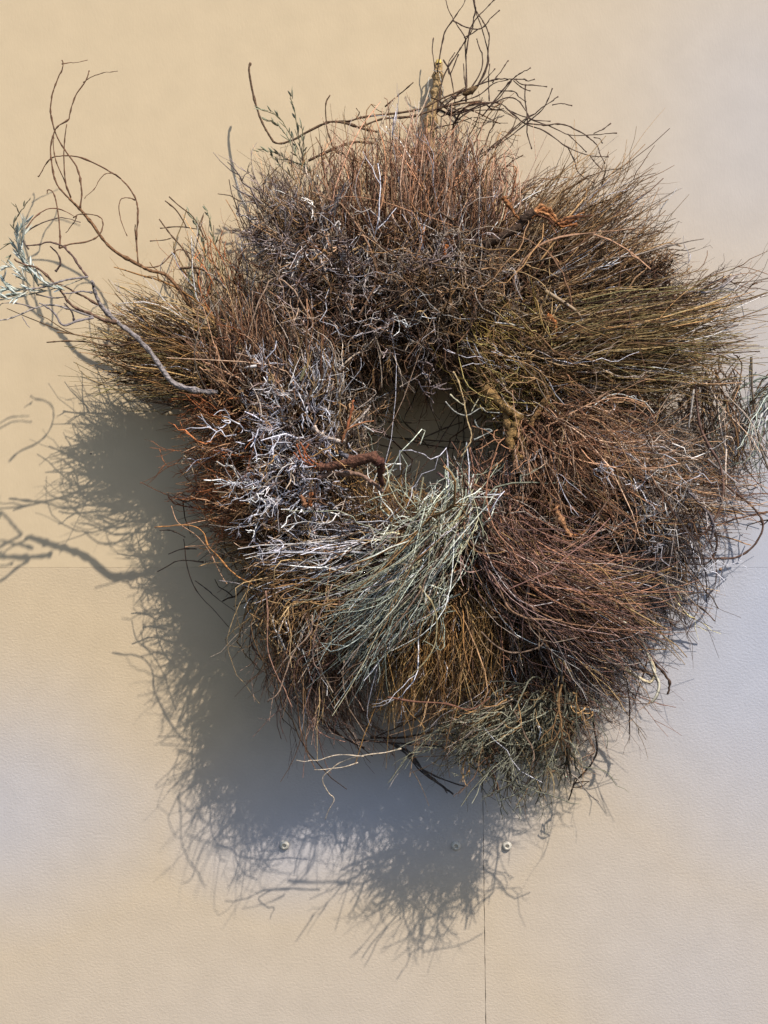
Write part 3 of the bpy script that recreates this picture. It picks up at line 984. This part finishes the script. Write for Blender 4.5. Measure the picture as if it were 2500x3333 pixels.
LEAVES = [leaf_mesh('leaf', .0150, .0014, (200, 206, 200)), leaf_mesh('leaf', .013, .0013, (168, 180, 172)), leaf_mesh('leaf', .018, .0014, (208, 210, 198))]
LEAVES_DULL = [leaf_mesh('leaf', .011, .0013, (136, 138, 116)), leaf_mesh('leaf', .009, .0013, (118, 122, 102)), leaf_mesh('leaf', .012, .0012, (150, 150, 124))]


def sprig(label, lines, col, meshes, per_px, r=.0009, spread=0.6, scale=1.0):
    first = None
    for pts, d0, d1 in lines:
        o = stem('sprig', pts, r, r * .5, col, None, sides=4, d0=d0, d1=d1)
        if first is None:
            first = o
        o['label'] = label
        n_ = len(pts)
        W = catmull([P(p[0], p[1], d0 + (d1 - d0) * i / (n_ - 1)) for i, p in enumerate(pts)], 6)
        L = np.linalg.norm(np.diff(W, axis=0), axis=1).sum()
        cnt = int(L / PX / per_px)
        for q in range(cnt):
            t = (q + random.random()) / cnt * (len(W) - 1.001)
            i = int(t)
            p = W[i] * (1 - (t - i)) + W[i + 1] * (t - i)
            T = norm(W[min(i + 1, len(W) - 1)] - W[i])
            sd = norm(np.cross(T, rng.normal(size=3)))
            y = Vector(norm(T + sd * spread * random.uniform(.5, 1.3)))
            z = Vector(rng.normal(size=3)) + Vector((0, -1, .6))
            x = y.cross(z).normalized()
            z = x.cross(y)
            from mathutils import Matrix
            lf = bpy.data.objects.new('leaf', random.choice(meshes))
            COL.objects.link(lf)
            lf.parent = o
            m3 = Matrix((x, y, z)).transposed().to_4x4()
            sc_ = scale * random.uniform(.75, 1.25)
            lf.matrix_parent_inverse = Matrix.Translation(-Vector(o['_w']))
            lf.matrix_world = Matrix.Translation(Vector(p)) @ m3 @ Matrix.Scale(sc_, 4)
            lf.matrix_basis = Matrix.Translation(Vector(p)) @ m3 @ Matrix.Scale(sc_, 4)
    return first


sprig('silvery sage sprig with narrow pale leaves', [
    (tr(C4, [(700, 1140), (600, 1115), (450, 1040), (360, 930), (290, 820), (240, 740), (235, 600), (250, 480), (280, 400)]), .28, .30),
    (tr(C4, [(420, 1100), (330, 960), (250, 850), (190, 730), (190, 600), (200, 480)]), .28, .31),
    (tr(C4, [(520, 1150), (380, 1150), (220, 1140), (100, 1130), (10, 1170)]), .28, .30),
    (tr(C4, [(300, 1200), (180, 1190), (80, 1120), (40, 1010)]), .29, .30),
    (tr(C4, [(330, 1100), (250, 1000), (150, 900), (40, 900)]), .29, .31),
    (tr(C4, [(300, 1160), (180, 1220), (60, 1240), (-30, 1200)]), .29, .31),
], (165, 162, 145), LEAVES, 5)
sprig('thin sage shoot with few small leaves', [
    (tr(C4, [(170, 520), (140, 430), (200, 320), (260, 230), (320, 170)]), .29, .30),
    (tr(C4, [(215, 320), (180, 260), (155, 210)]), .29, .30),
    (tr(C4, [(150, 620), (90, 640), (0, 700)]), .29, .30),
    (tr(C4, [(120, 760), (60, 860), (40, 1000)]), .29, .30),
], (120, 112, 92), LEAVES_DULL, 26)
sprig('dull green leafy sprig rising over the shoulder', [
    (tr(C2, [(590, 1080), (540, 980), (510, 880), (490, 760), (475, 650), (455, 550)]), .10, .12),
    (tr(C2, [(560, 1040), (480, 920), (430, 820), (360, 740), (300, 720)]), .10, .12),
    (tr(C2, [(500, 900), (440, 790), (380, 700), (320, 665), (270, 655)]), .10, .12),
    (tr(C2, [(540, 1000), (440, 960), (360, 920), (260, 910)]), .09, .10),
    (tr(C2, [(520, 960), (530, 860), (515, 740)]), .11, .12),
    (tr(C2, [(480, 1080), (400, 1000), (350, 940), (340, 920)]), .09, .10),
], (112, 108, 82), LEAVES_DULL, 12, scale=1.1)
sprig('dull green leafy sprig beside the side broom', [
    (tr(C1, [(1260, 1520), (1230, 1350), (1190, 1200), (1130, 1080)]), .08, .08),
    (tr(C1, [(1330, 1450), (1290, 1300), (1260, 1150), (1245, 1080)]), .08, .08),
    (tr(C1, [(1200, 1700), (1160, 1560), (1120, 1420)]), .09, .09),
], (120, 112, 80), LEAVES_DULL, 12, scale=1.15)

# loose stems tangling above the top
DK = (98, 80, 70)
top = [
    ([(170, 880), (210, 640), (260, 520), (330, 420), (380, 340), (440, 240), (450, 150), (455, 60), (445, -30)], .05, .08),
    ([(395, 800), (395, 520), (385, 350), (380, 290), (295, 160), (250, 80), (225, -20)], .06, .09),
    ([(175, 560), (200, 380), (235, 250), (295, 160), (345, 85), (395, -10)], .04, .07),
    ([(295, 160), (400, 205), (500, 220), (580, 150), (670, 70)], .07, .09),
    ([(380, 290), (440, 260), (500, 225)], .08, .09),
    ([(395, 420), (430, 230), (500, 130), (570, 55), (640, -20)], .07, .09),
    ([(440, 730), (510, 620), (560, 500), (570, 380), (580, 300), (555, 210), (500, 130), (460, 60), (450, -30)], .06, .09),
    ([(420, 700), (500, 560), (520, 440), (490, 330), (475, 270)], .06, .07),
    ([(480, 680), (555, 530), (565, 400), (520, 230), (470, 100), (445, -10)], .06, .08),
    ([(220, 460), (265, 540), (290, 640), (310, 780), (315, 950)], .05, .05),
    ([(145, 290), (135, 380), (145, 480), (155, 560)], .03, .03),
    ([(310, 405), (265, 480), (275, 580), (340, 430)], .05, .06),
    ([(170, 870), (330, 740), (500, 660), (620, 620), (700, 610), (770, 610), (850, 612), (890, 625), (940, 600)], .06, .10),
    ([(770, 610), (830, 650), (930, 655), (1010, 662)], .09, .10),
    ([(760, 620), (830, 680), (890, 695)], .09, .09),
    ([(200, 900), (400, 820), (560, 790), (660, 800), (730, 850), (850, 900), (1000, 960), (1180, 1033), (1380, 1030), (1540, 1030)], .06, .10),
    ([(1380, 1030), (1440, 1000), (1510, 948)], .10, .10),
    ([(700, 830), (850, 950), (1000, 1010), (1180, 1130), (1350, 1195), (1500, 1205)], .08, .10),
    ([(1350, 1195), (1400, 1250), (1468, 1312)], .10, .10),
    ([(1180, 1130), (1240, 1240), (1280, 1330), (1400, 1410)], .09, .09),
    ([(1180, 1033), (1260, 1110), (1325, 1170)], .10, .10),
    ([(860, 950), (1000, 960), (1130, 950), (1250, 990), (1340, 1040), (1400, 1100), (1430, 1170), (1475, 1255)], .09, .09),
    ([(1380, 1060), (1430, 1070), (1448, 1103)], .09, .09),
    ([(520, 900), (650, 730), (740, 630), (810, 580), (895, 518)], .07, .10),
    ([(640, 700), (760, 700), (800, 740), (855, 780)], .08, .09),
    ([(600, 800), (720, 750), (800, 780), (860, 860), (910, 920), (1050, 935)], .08, .10),
    ([(540, 1200), (700, 1060), (850, 930), (960, 870), (1060, 810), (1140, 765)], .07, .10),
    ([(1060, 810), (1140, 800), (1210, 815)], .10, .10),
    ([(860, 950), (980, 850), (1030, 760), (1060, 680)], .08, .10),
    ([(855, 650), (850, 760), (870, 880), (870, 1020), (910, 1145)], .08, .08),
    ([(600, 640), (680, 540), (725, 470)], .08, .08),
    ([(520, 1180), (680, 1090), (860, 960), (930, 900)], .07, .09),
    ([(500, 1220), (620, 1110), (790, 990), (880, 900)], .07, .09),
    ([(300, 950), (420, 860), (620, 780), (700, 690), (745, 625)], .06, .09),
    ([(120, 860), (300, 790), (480, 740), (600, 650), (720, 612)], .05, .08),
    ([(350, 780), (450, 690), (540, 620), (615, 540)], .06, .08),
    ([(575, 780), (572, 640), (572, 490)], .07, .07),
    ([(375, 490), (375, 600), (395, 700)], .05, .06),
]
for pts, d0, d1 in top:
    stem('loose_stem', tr(C3, pts), .0012 if len(pts) > 4 else .0009, .0007, DK, sides=5, d0=d0, d1=d1, knobtip=0.9)
# longer dark stems, upper side
for pts, d0, d1, r0, r1, f in (
    ([(212, 378), (210, 440), (240, 600), (280, 720), (320, 800), (370, 860), (460, 850), (560, 800), (680, 745), (780, 745), (880, 775), (980, 800)], .06, .08, .0016, .0020, C2),
    ([(560, 965), (700, 900), (800, 865), (870, 850), (960, 860)], .06, .08, .0022, .0020, C2),
    ([(690, 570), (665, 620), (670, 740), (690, 820), (730, 900), (850, 960), (950, 1000)], .09, .10, .0010, .0012, C2),
    ([(780, 735), (900, 700), (1100, 680), (1250, 650), (1350, 600), (1500, 540)], .07, .06, .0014, .0014, C2),
    ([(860, 770), (1000, 720), (1200, 700), (1400, 640), (1600, 610)], .07, .06, .0016, .0014, C2),
    ([(740, 725), (830, 720), (860, 680), (845, 645)], .07, .08, .0008, .0006, C2),
    ([(1020, 640), (1110, 560), (1190, 488)], .10, .12, .0012, .0008, C2),
    ([(345, 1065), (330, 1130), (300, 1210)], .13, .13, .0028, .0022, C2),
    ([(990, 1020), (1060, 1090), (1110, 1180)], .10, .09, .0010, .0010, C1),
    ([(1015, 995), (1080, 1050), (1160, 1110), (1240, 1250)], .10, .09, .0010, .0010, C1),
    ([(955, 1130), (1020, 1220), (1110, 1330), (1200, 1500)], .09, .09, .0010, .0012, C1),
    ([(960, 1185), (1080, 1180), (1200, 1200)], .08, .08, .0009, .0009, C1),
    ([(900, 1262), (990, 1255), (1030, 1240)], .06, .06, .0008, .0008, C1),
    ([(1080, 1425), (1160, 1420), (1220, 1440)], .10, .09, .0020, .0018, C1),
    ([(280, 1870), (360, 1865), (500, 1868), (700, 1900), (900, 1860), (1100, 1855)], .17, .18, .0009, .0012, C1),
):
    stem('loose_stem', tr(f, pts), r0, r1, (104, 82, 64), sides=5, d0=d0, d1=d1)
# stems on the outer flank
for pts, d0, d1, r0, r1, f, c in (
    ([(1265, 90), (1290, 300), (1340, 420), (1395, 520), (1410, 640), (1400, 750), (1340, 860), (1250, 930), (1100, 1010), (1020, 1080)], .16, .12, .0020, .0020, C6, (118, 92, 82)),
    ([(1215, 640), (1300, 740), (1350, 800), (1365, 870), (1330, 950), (1200, 1000)], .15, .12, .0022, .0018, C6, (120, 110, 112)),
    ([(1400, 610), (1520, 700), (1600, 780), (1630, 860), (1590, 950), (1500, 1020), (1400, 1030), (1200, 1025)], .10, .09, .0018, .0016, C6, (100, 78, 68)),
    ([(1260, 110), (1240, 250), (1235, 310)], .17, .16, .0016, .0010, C6, (190, 180, 172)),
    ([(1370, 870), (1385, 950), (1350, 1040), (1270, 1060), (1150, 1030)], .09, .08, .0018, .0014, C6, (84, 70, 66)),
    ([(1000, 900), (1200, 880), (1350, 850), (1500, 800), (1680, 760)], .09, .07, .0016, .0012, C6, (122, 92, 76)),
    ([(1240, 1250), (1320, 1310), (1370, 1360)], .05, .03, .0013, .0011, C6, (120, 98, 84)),
    ([(1100, 1300), (1200, 1230), (1330, 1210), (1390, 1290)], .08, .05, .0013, .0009, C6, (100, 84, 70)),
    ([(1195, 1290), (1190, 1350), (1140, 1390), (1060, 1400)], .09, .09, .0014, .0010, C6, (120, 108, 104)),
    ([(920, 1610), (1000, 1640), (1050, 1680)], .11, .11, .0022, .0020, C6, (74, 60, 54)),
    ([(1030, 1575), (1100, 1650), (1130, 1700), (1110, 1755)], .11, .11, .0022, .0016, C6, (84, 66, 56)),
    ([(690, 1390), (760, 1520), (800, 1650), (805, 1740)], .17, .14, .0016, .0010, C6, (110, 88, 72)),
    ([(1010, 1560), (980, 1680), (940, 1810)], .11, .11, .0014, .0009, C6, (90, 76, 68)),
    ([(160, 1100), (210, 1200), (260, 1300), (350, 1350), (450, 1360), (540, 1365)], .27, .26, .0016, .0014, C6, (140, 110, 88)),
    ([(110, 1420), (200, 1500), (300, 1530), (420, 1500), (470, 1440)], .24, .24, .0012, .0010, C6, (130, 108, 92)),
    ([(420, 1520), (425, 1420), (415, 1330)], .25, .25, .0010, .0008, C6, (140, 118, 96)),
):
    stem('loose_stem', tr(f, pts), r0, r1, c, sides=5, d0=d0, d1=d1)
# dark twig dangling below
dt = stem('loose_stem', tr(C8, [(1545, 640), (1565, 760), (1580, 880), (1555, 950), (1530, 980), (1480, 1040), (1450, 1115)]), .0017, .0010, (66, 54, 48), d0=.11, d1=.05,
          label='dark crooked twig dangling below the wreath')
stem('shoot', tr(C8, [(1485, 1035), (1510, 1030), (1543, 1027)]), .0011, .0007, (66, 54, 48), dt, sides=5, d0=.07, d1=.08)
stem('shoot', tr(C8, [(1472, 1055), (1500, 1050), (1540, 1030)]), .0010, .0006, (66, 54, 48), dt, sides=5, d0=.07, d1=.08)
stem('shoot', tr(C8, [(1500, 1015), (1480, 1020), (1462, 1080)]), .0011, .0007, (66, 54, 48), dt, sides=5, d0=.07, d1=.06)
# pale twig under the wreath
pt_ = stem('loose_stem', tr(C8, [(700, 880), (630, 898), (540, 910), (440, 935), (380, 975), (345, 1020), (370, 1075), (395, 1110), (370, 1160), (355, 1200)]), .0011, .0006, (200, 182, 160), d0=.20, d1=.15, sides=5,
           label='thin pale forked twig hanging below the wreath')
stem('shoot', tr(C8, [(530, 915), (420, 908), (330, 930), (235, 928)]), .0009, .0005, (200, 182, 160), pt_, sides=4, d0=.19, d1=.20)
stem('shoot', tr(C8, [(505, 943), (430, 965), (305, 975)]), .0009, .0005, (200, 182, 160), pt_, sides=4, d0=.19, d1=.20)
for pts, r, c, d in (
    ([(620, 840), (740, 900), (800, 980), (860, 1030), (930, 1088)], .0024, (84, 78, 78), .07),
    ([(660, 860), (730, 910), (790, 985), (880, 1050), (905, 1080)], .0018, (84, 78, 78), .06),
    ([(720, 880), (780, 960), (850, 1000), (990, 1050)], .0016, (80, 72, 72), .08),
    ([(300, 700), (400, 810), (480, 860), (530, 882)], .0020, (74, 58, 52), .09),
    ([(500, 840), (640, 855), (900, 875), (1200, 892), (1370, 852)], .0018, (74, 66, 62), .07),
    ([(560, 830), (700, 830), (860, 800), (1000, 830), (1180, 870)], .0018, (74, 62, 54), .07),
    ([(1110, 960), (1200, 1000), (1270, 1040), (1320, 1055)], .0012, (100, 90, 84), .08),
    ([(1000, 960), (990, 1050), (995, 1170)], .0008, (170, 162, 150), .12),
    ([(1040, 960), (1065, 1060), (1095, 1160)], .0008, (180, 170, 158), .12),
    ([(90, 170), (95, 280), (95, 450), (140, 560), (170, 610), (210, 700)], .0010, (160, 122, 104), .26),
    ([(300, 280), (290, 360), (210, 450), (170, 540), (140, 620), (90, 665)], .0010, (170, 142, 122), .26),
    ([(390, 140), (340, 260), (310, 400), (310, 490), (335, 530)], .0010, (150, 124, 110), .27),
    ([(780, 150), (840, 230), (860, 320), (840, 440), (770, 530), (720, 565)], .0014, (165, 150, 115), .29),
    ([(640, 650), (760, 670), (900, 680), (1000, 710), (1090, 660)], .0016, (120, 84, 68), .25),
):
    stem('loose_stem', tr(C8, pts), r, r * .6, c, sides=5, d0=d, d1=d * .95)
# faint shoots at the lower side
for pts, r, c, d0, d1, f in (
    ([(440, 1660), (400, 1600), (340, 1480), (260, 1380), (150, 1300), (110, 1200)], .0010, (190, 150, 120), .16, .14, CB),
    ([(590, 1660), (480, 1600), (380, 1500), (320, 1440), (290, 1360), (200, 1320), (0, 1330)], .0012, (185, 130, 80), .20, .15, CB),
    ([(240, 1000), (220, 940), (180, 880), (160, 940)], .0009, (170, 150, 125), .15, .15, CB),
    ([(180, 1390), (200, 1560), (250, 1700), (330, 1800), (440, 1930)], .0009, (76, 60, 52), .10, .08, CB),
    ([(190, 1380), (100, 1340), (30, 1340)], .0010, (70, 58, 50), .10, .10, CB),
    ([(300, 1530), (150, 1520), (20, 1580)], .0013, (70, 58, 50), .10, .09, CB),
    ([(260, 1450), (170, 1450), (90, 1480)], .0012, (70, 58, 50), .10, .09, CB),
    ([(250, 1640), (330, 1700), (400, 1760), (500, 1830)], .0008, (80, 66, 58), .09, .08, CB),
):
    stem('loose_stem', tr(f, pts), r, r * .6, c, sides=5, d0=d0, d1=d1)

# thick gnarled stems and stubs
GN = (142, 112, 70)
g1 = stem('gnarled_stem', tr(C7, [(1130, 380), (1230, 480), (1300, 540), (1390, 600), (1370, 690), (1330, 780), (1350, 850), (1400, 960), (1430, 1080)]), .0060, .0055, GN, sides=8, knob=.18, d0=.215, d1=.22, label='gnarled ochre stem beside the opening')
stem('gnarled_limb', tr(C7, [(1290, 540), (1300, 640), (1350, 720), (1420, 800), (1440, 920)]), .0052, .0042, (128, 100, 64), g1, sides=8, knob=.2, d0=.21, d1=.225)
stem('gnarled_stem', tr(C7, [(1640, 420), (1590, 490), (1560, 545), (1500, 620), (1480, 680)]), .0045, .0034, (132, 100, 64), sides=8, knob=.15, d0=.21, d1=.22)
b1 = stem('branch_stub', tr(C5, [(130, 830), (180, 800), (240, 770), (310, 735), (350, 690), (400, 655)]), .0062, .0070, (76, 58, 46), sides=9, knob=.12, d0=.17, d1=.18, label='short dark branch stub with torn orange bark')
for k in range(9):
    o1, o2 = rng.normal(0, 9), rng.normal(0, 13)
    stem('torn_bark', tr(C5, [(380, 665 + o1), (430, 640 + o2), (470, 655 + o2), (505, 690 + o2), (535, 712 + o1), (585 + 2 * o1, 698 + o1), (630 + 3 * o2, 690 + 2 * o1)]), .0027, .0010, [(158, 102, 62), (118, 76, 50), (176, 124, 82), (96, 62, 44)][k % 4], b1, sides=6, knob=.35, d0=.172 + rng.uniform(0, .012), d1=.175)
stem('torn_bark', tr(C5, [(230, 570), (250, 600), (290, 650), (330, 680)]), .0030, .0024, (150, 100, 62), b1, sides=6, knob=.2, d0=.17, d1=.18)
r1_ = stem('branch_stub', tr(CB, [(980, 955), (1040, 962), (1150, 952), (1250, 930), (1345, 918)]), .0050, .0080, (112, 76, 60), sides=10, knob=.1, d0=.25, d1=.28, label='reddish peeled branch stub pointing into the opening')
stem('stub_end', tr(CB, [(1340, 920), (1370, 950), (1362, 1020), (1375, 1075)]), .0070, .0026, (92, 58, 48), r1_, sides=8, knob=.1, d0=.28, d1=.24)
for pts in ([(860, 830), (890, 910), (960, 955)], [(880, 810), (930, 900), (1000, 955)], [(840, 870), (900, 935), (980, 965)], [(930, 820), (900, 880), (940, 940)]):
    stem('bark_strip', tr(CB, pts), .0011, .0014, (146, 86, 56), r1_, sides=5, d0=.25, d1=.255)
stem('branch', tr(CB, [(980, 1020), (1100, 996), (1220, 1000), (1300, 1040), (1380, 1100)]), .0034, .0028, (140, 112, 98), sides=7, d0=.25, d1=.23)
stem('branch', tr(CB, [(1110, 870), (1180, 910), (1240, 945)]), .0036, .0036, (110, 106, 112), sides=7, d0=.23, d1=.24)
wb = stem('branch', tr(CB, [(960, 720), (1010, 760), (1080, 790), (1130, 810), (1150, 770), (1200, 700), (1260, 640), (1300, 590)]), .0030, .0012, (196, 178, 165), sides=6, knob=.2, d0=.24, d1=.26, label='bleached knotted twig at the edge of the opening')
stem('shoot', tr(CB, [(1130, 810), (1160, 740), (1240, 700), (1330, 675)]), .0020, .0009, (176, 120, 84), wb, sides=5, d0=.25, d1=.27)
stem('shoot', tr(CB, [(1160, 740), (1180, 620), (1190, 540)]), .0018, .0012, (176, 110, 76), wb, sides=5, d0=.25, d1=.26)
stem('shoot', tr(CB, [(1230, 690), (1280, 720), (1330, 740)]), .0012, .0007, (206, 200, 195), wb, sides=5, d0=.26, d1=.26)
stem('branch', tr(C7, [(1050, 1130), (1130, 1170), (1230, 1200), (1400, 1240), (1650, 1290), (1850, 1330)]), .0016, .0026, (124, 90, 66), sides=6, d0=.24, d1=.23)
stem('branch', tr(C7, [(640, 1960), (760, 1890), (900, 1800), (1000, 1755), (1150, 1765)]), .0018, .0022, (150, 92, 54), sides=6, d0=.22, d1=.21)
s1 = stem('branch_stub', tr(C6, [(505, 755), (535, 795), (565, 860), (600, 905)]), .0046, .0022, (176, 128, 90), sides=7, knob=.12, d0=.262, d1=.262, label='splintered pale orange stub on the flank')
stem('stub_end', tr(C6, [(560, 870), (600, 890), (640, 900), (700, 840)]), .0040, .0024, (140, 92, 56), s1, sides=7, knob=.2, d0=.215, d1=.21)
stem('branch_stub', tr(C5, [(465, 1205), (500, 1240), (505, 1280), (490, 1330)]), .0040, .0022, (172, 108, 62), sides=7, knob=.25, d0=.20, d1=.20)
stem('branch_stub', tr(C2, [(1390, 1470), (1380, 1500), (1390, 1540)]), .0040, .0020, (186, 112, 62), sides=7, knob=.2, d0=.20, d1=.20)
stem('branch_stub', tr(CB, [(880, 1130), (900, 1165), (915, 1200)]), .0030, .0030, (150, 106, 78), sides=7, knob=.2, d0=.25, d1=.25)
stem('branch_stub', tr(CB, [(945, 1110), (930, 1150), (925, 1190)]), .0028, .0028, (170, 106, 66), sides=7, knob=.2, d0=.25, d1=.25)
# stems crossing the opening
stem('branch', tr(C7, [(120, 800), (230, 620), (330, 500), (450, 400), (580, 350), (760, 330), (900, 300)]), .0040, .0034, (104, 86, 70), sides=7, d0=.13, d1=.12, label='curved vine of the ring seen through the opening')
stem('branch', tr(C7, [(120, 950), (150, 840), (190, 700), (220, 600)]), .0036, .0030, (120, 104, 96), sides=7, d0=.14, d1=.14)
stem('branch', tr(C7, [(940, 280), (1000, 360), (1005, 440), (975, 530)]), .0026, .0020, (112, 92, 74), sides=6, d0=.16, d1=.17)
ob = stem('loose_stem', tr(C7, [(890, 260), (930, 340), (960, 450), (985, 540), (1010, 650), (1030, 750), (990, 830), (920, 920)]), .0011, .0009, (180, 156, 118), sides=5, d0=.22, d1=.24, label='pale budded twig hanging in the opening')
stem('shoot', tr(C7, [(830, 490), (890, 560), (930, 590), (1000, 600), (1100, 540), (1150, 580), (1250, 590)]), .0010, .0007, (160, 158, 150), ob, sides=5, d0=.23, d1=.22, knobtip=1)
stem('shoot', tr(C7, [(865, 435), (930, 500), (975, 530)]), .0010, .0008, (184, 176, 150), ob, sides=5, d0=.23, d1=.23)
stem('shoot', tr(C7, [(1030, 570), (1060, 510), (1085, 465)]), .0008, .0006, (184, 176, 150), ob, sides=4, d0=.22, d1=.21)
stem('shoot', tr(C7, [(1050, 785), (1130, 745), (1190, 710), (1130, 695), (1080, 680), (1060, 640)]), .0011, .0008, (156, 158, 152), ob, sides=5, d0=.22, d1=.20, knob=.3)
for pts, d in (([(200, 740), (500, 770), (760, 790), (1000, 800), (1250, 790)], .04), ([(480, 770), (700, 830), (900, 860), (1080, 900)], .03), ([(300, 645), (450, 648), (570, 650)], .06),
               ([(440, 560), (520, 650), (620, 740), (700, 830)], .03), ([(230, 780), (330, 830), (420, 860)], .05), ([(640, 780), (800, 700), (960, 640)], .05)):
    stem('loose_stem', tr(C7, pts), .0012, .0009, (96, 82, 66), sides=5, d0=d, d1=d)

flow('thin dark twigs straying across the opening', 'darkbrown', 34, [(1230, 1230, .10), (1500, 1200, .10), (1640, 1350, .10)], [(1250, 1500, .06), (1420, 1560, .06), (1560, 1540, .06)],
     jr=60, jt=80, crook=0.03, fork=1.2, singles=6)
# straw blades
blade([(*C5(455, 1075), .195), (*C5(560, 1140), .195), (*C5(630, 1190), .195), (*C5(660, 1250), .195), (*C5(668, 1350), .195), (*C5(680, 1460), .195), (*C5(740, 1510), .195), (*C5(820, 1560), .195)], [14, 12, 9, 7, 6, 7, 11, 1], (150, 128, 102), 'bent straw blade lying over the dark twigs')
blade([(*C6(700, 1270), .20), (*C6(810, 1330), .20), (*C6(880, 1370), .19), (*C6(960, 1440), .17), (*C6(1000, 1520), .15), (*C6(1040, 1630), .13), (*C6(1070, 1700), .12), (*C6(1060, 1760), .12), (*C6(1030, 1805), .115)], [4, 14, 12, 9, 9, 8, 10, 12, 10], (214, 206, 186), 'long pale straw blade curling off the lower edge')
blade([(*C6(690, 1400), .19), (*C6(750, 1510), .18), (*C6(820, 1585), .17), (*C6(900, 1630), .15), (*C6(1000, 1690), .13), (*C6(1035, 1680), .125), (*C6(1045, 1620), .125), (*C6(1010, 1540), .13), (*C6(970, 1470), .14)], [6, 8, 9, 11, 10, 9, 9, 8, 5], (206, 190, 158), 'folded pale straw blade at the lower edge')
blade([(*C6(510, 1805), .15), (*C6(640, 1832), .14), (*C6(690, 1840), .14), (*C6(745, 1850), .14)], [4, 6, 9, 14], (232, 230, 222), 'short white straw blade near the bottom')
blade([(*C6(545, 1560), .2), (*C6(570, 1610), .2), (*C6(600, 1665), .2)], [4, 8, 2], (206, 180, 130))
blade([(*CB(880, 440), .24), (*CB(895, 400), .245), (*CB(912, 350), .25)], [8, 11, 3], (200, 186, 140))
blade([(*CB(545, 365), .22), (*CB(580, 358), .225), (*CB(618, 352), .23)], [5, 9, 10], (214, 208, 205))
blade([(*CB(1470 - 0, 640), .1), (*CB(1480, 660), .1), (*CB(1500, 700), .1)], [2, 4, 2], (150, 140, 110))
for pts in ([(1560, 660), (1530, 760), (1490, 880), (1460, 960)], [(1100, 560), (1050, 640), (1000, 740), (980, 820)], [(1290, 520), (1250, 640), (1200, 720)]):
    blade([(*C2(x, y), .13) for x, y in pts], [2, 6, 6, 2], (214, 190, 160))
blade([(*C6(365, 730), .24), (*C6(280, 420), .24)] if False else [(*C6(610, 225), .22), (*C6(580, 270), .22), (*C6(548, 320), .22)], [2, 6, 2], (196, 182, 160))

# the cut stake behind the top
st_ = stem('cut_stake', [(1428, 204, .020), (1424, 280, .020), (1418, 340, .022), (1408, 420, .028), (1400, 520, .04)], .0068, .0085, (176, 146, 104), sides=12, knob=.05, label='weathered cut stake standing up behind the top')
top_c = bmesh.new()
bmesh.ops.create_cone(top_c, cap_ends=True, segments=14, radius1=.0060, radius2=.0048, depth=.006)
for v in top_c.verts:
    v.co.x *= .8
me_o = bm_obj('cut_end', top_c, plain('fresh_cut_wood', (0.72, 0.52, 0.12), .6), st_)
me_o.location = Vector(P(1428, 202, .0225)) - Vector(st_['_w'])
for pts in ([(1408, 228), (1420, 232), (1434, 230), (1440, 236)], [(1400, 338), (1412, 346), (1440, 340), (1455, 345)], [(1398, 250), (1394, 280), (1400, 320), (1410, 342)], [(1430, 240), (1440, 290), (1436, 336)]):
    stem('white_thread', [(x, y, .031) for x, y in pts], .0005, .0004, (220, 216, 205), st_, sides=4)


# small seed pod among the top stems
def pod(x, y, d, L, Wd, ang, col, label):
    bm = bmesh.new()
    bmesh.ops.create_uvsphere(bm, u_segments=10, v_segments=8, radius=1)
    for v in bm.verts:
        t = v.co.z
        taper = 1 - 0.35 * max(t, 0) ** 2
        v.co = (v.co.x * Wd * taper * (1 + random.uniform(-.06, .06)), v.co.y * Wd * taper, t * L)
    me = bpy.data.meshes.new('seed_pod')
    bm.to_mesh(me)
    bm.free()
    at = me.attributes.new('tint', 'FLOAT_COLOR', 'POINT')
    at.data.foreach_set('color', np.tile(np.array([*(lin(*col) * .8), 1], np.float32), len(me.vertices)))
    for p in me.polygons:
        p.use_smooth = True
    me.materials.append(M_BARK)
    o = bpy.data.objects.new('seed_pod', me)
    COL.objects.link(o)
    o.parent = wreath
    o.matrix_parent_inverse = parent_inv(wreath)
    o.location = P(x, y, d)
    o.rotation_euler = (0, ang, 0)
    o['label'] = label
    return o


pod(1530, 296, .085, .0135, .0052, math.radians(62), (112, 88, 60), 'brown seed pod caught in the top stems')
pod(2345, 1853, .06, .003, .0024, .5, (150, 120, 96), 'tiny bud on a curling stem')

for o in bpy.data.objects:
    if '_w' in o:
        del o['_w']
print('single twigs', TOTAL_SINGLE[0], 'tris', sum(len(o.data.polygons) * 2 for o in bpy.data.objects if o.type == 'MESH'))
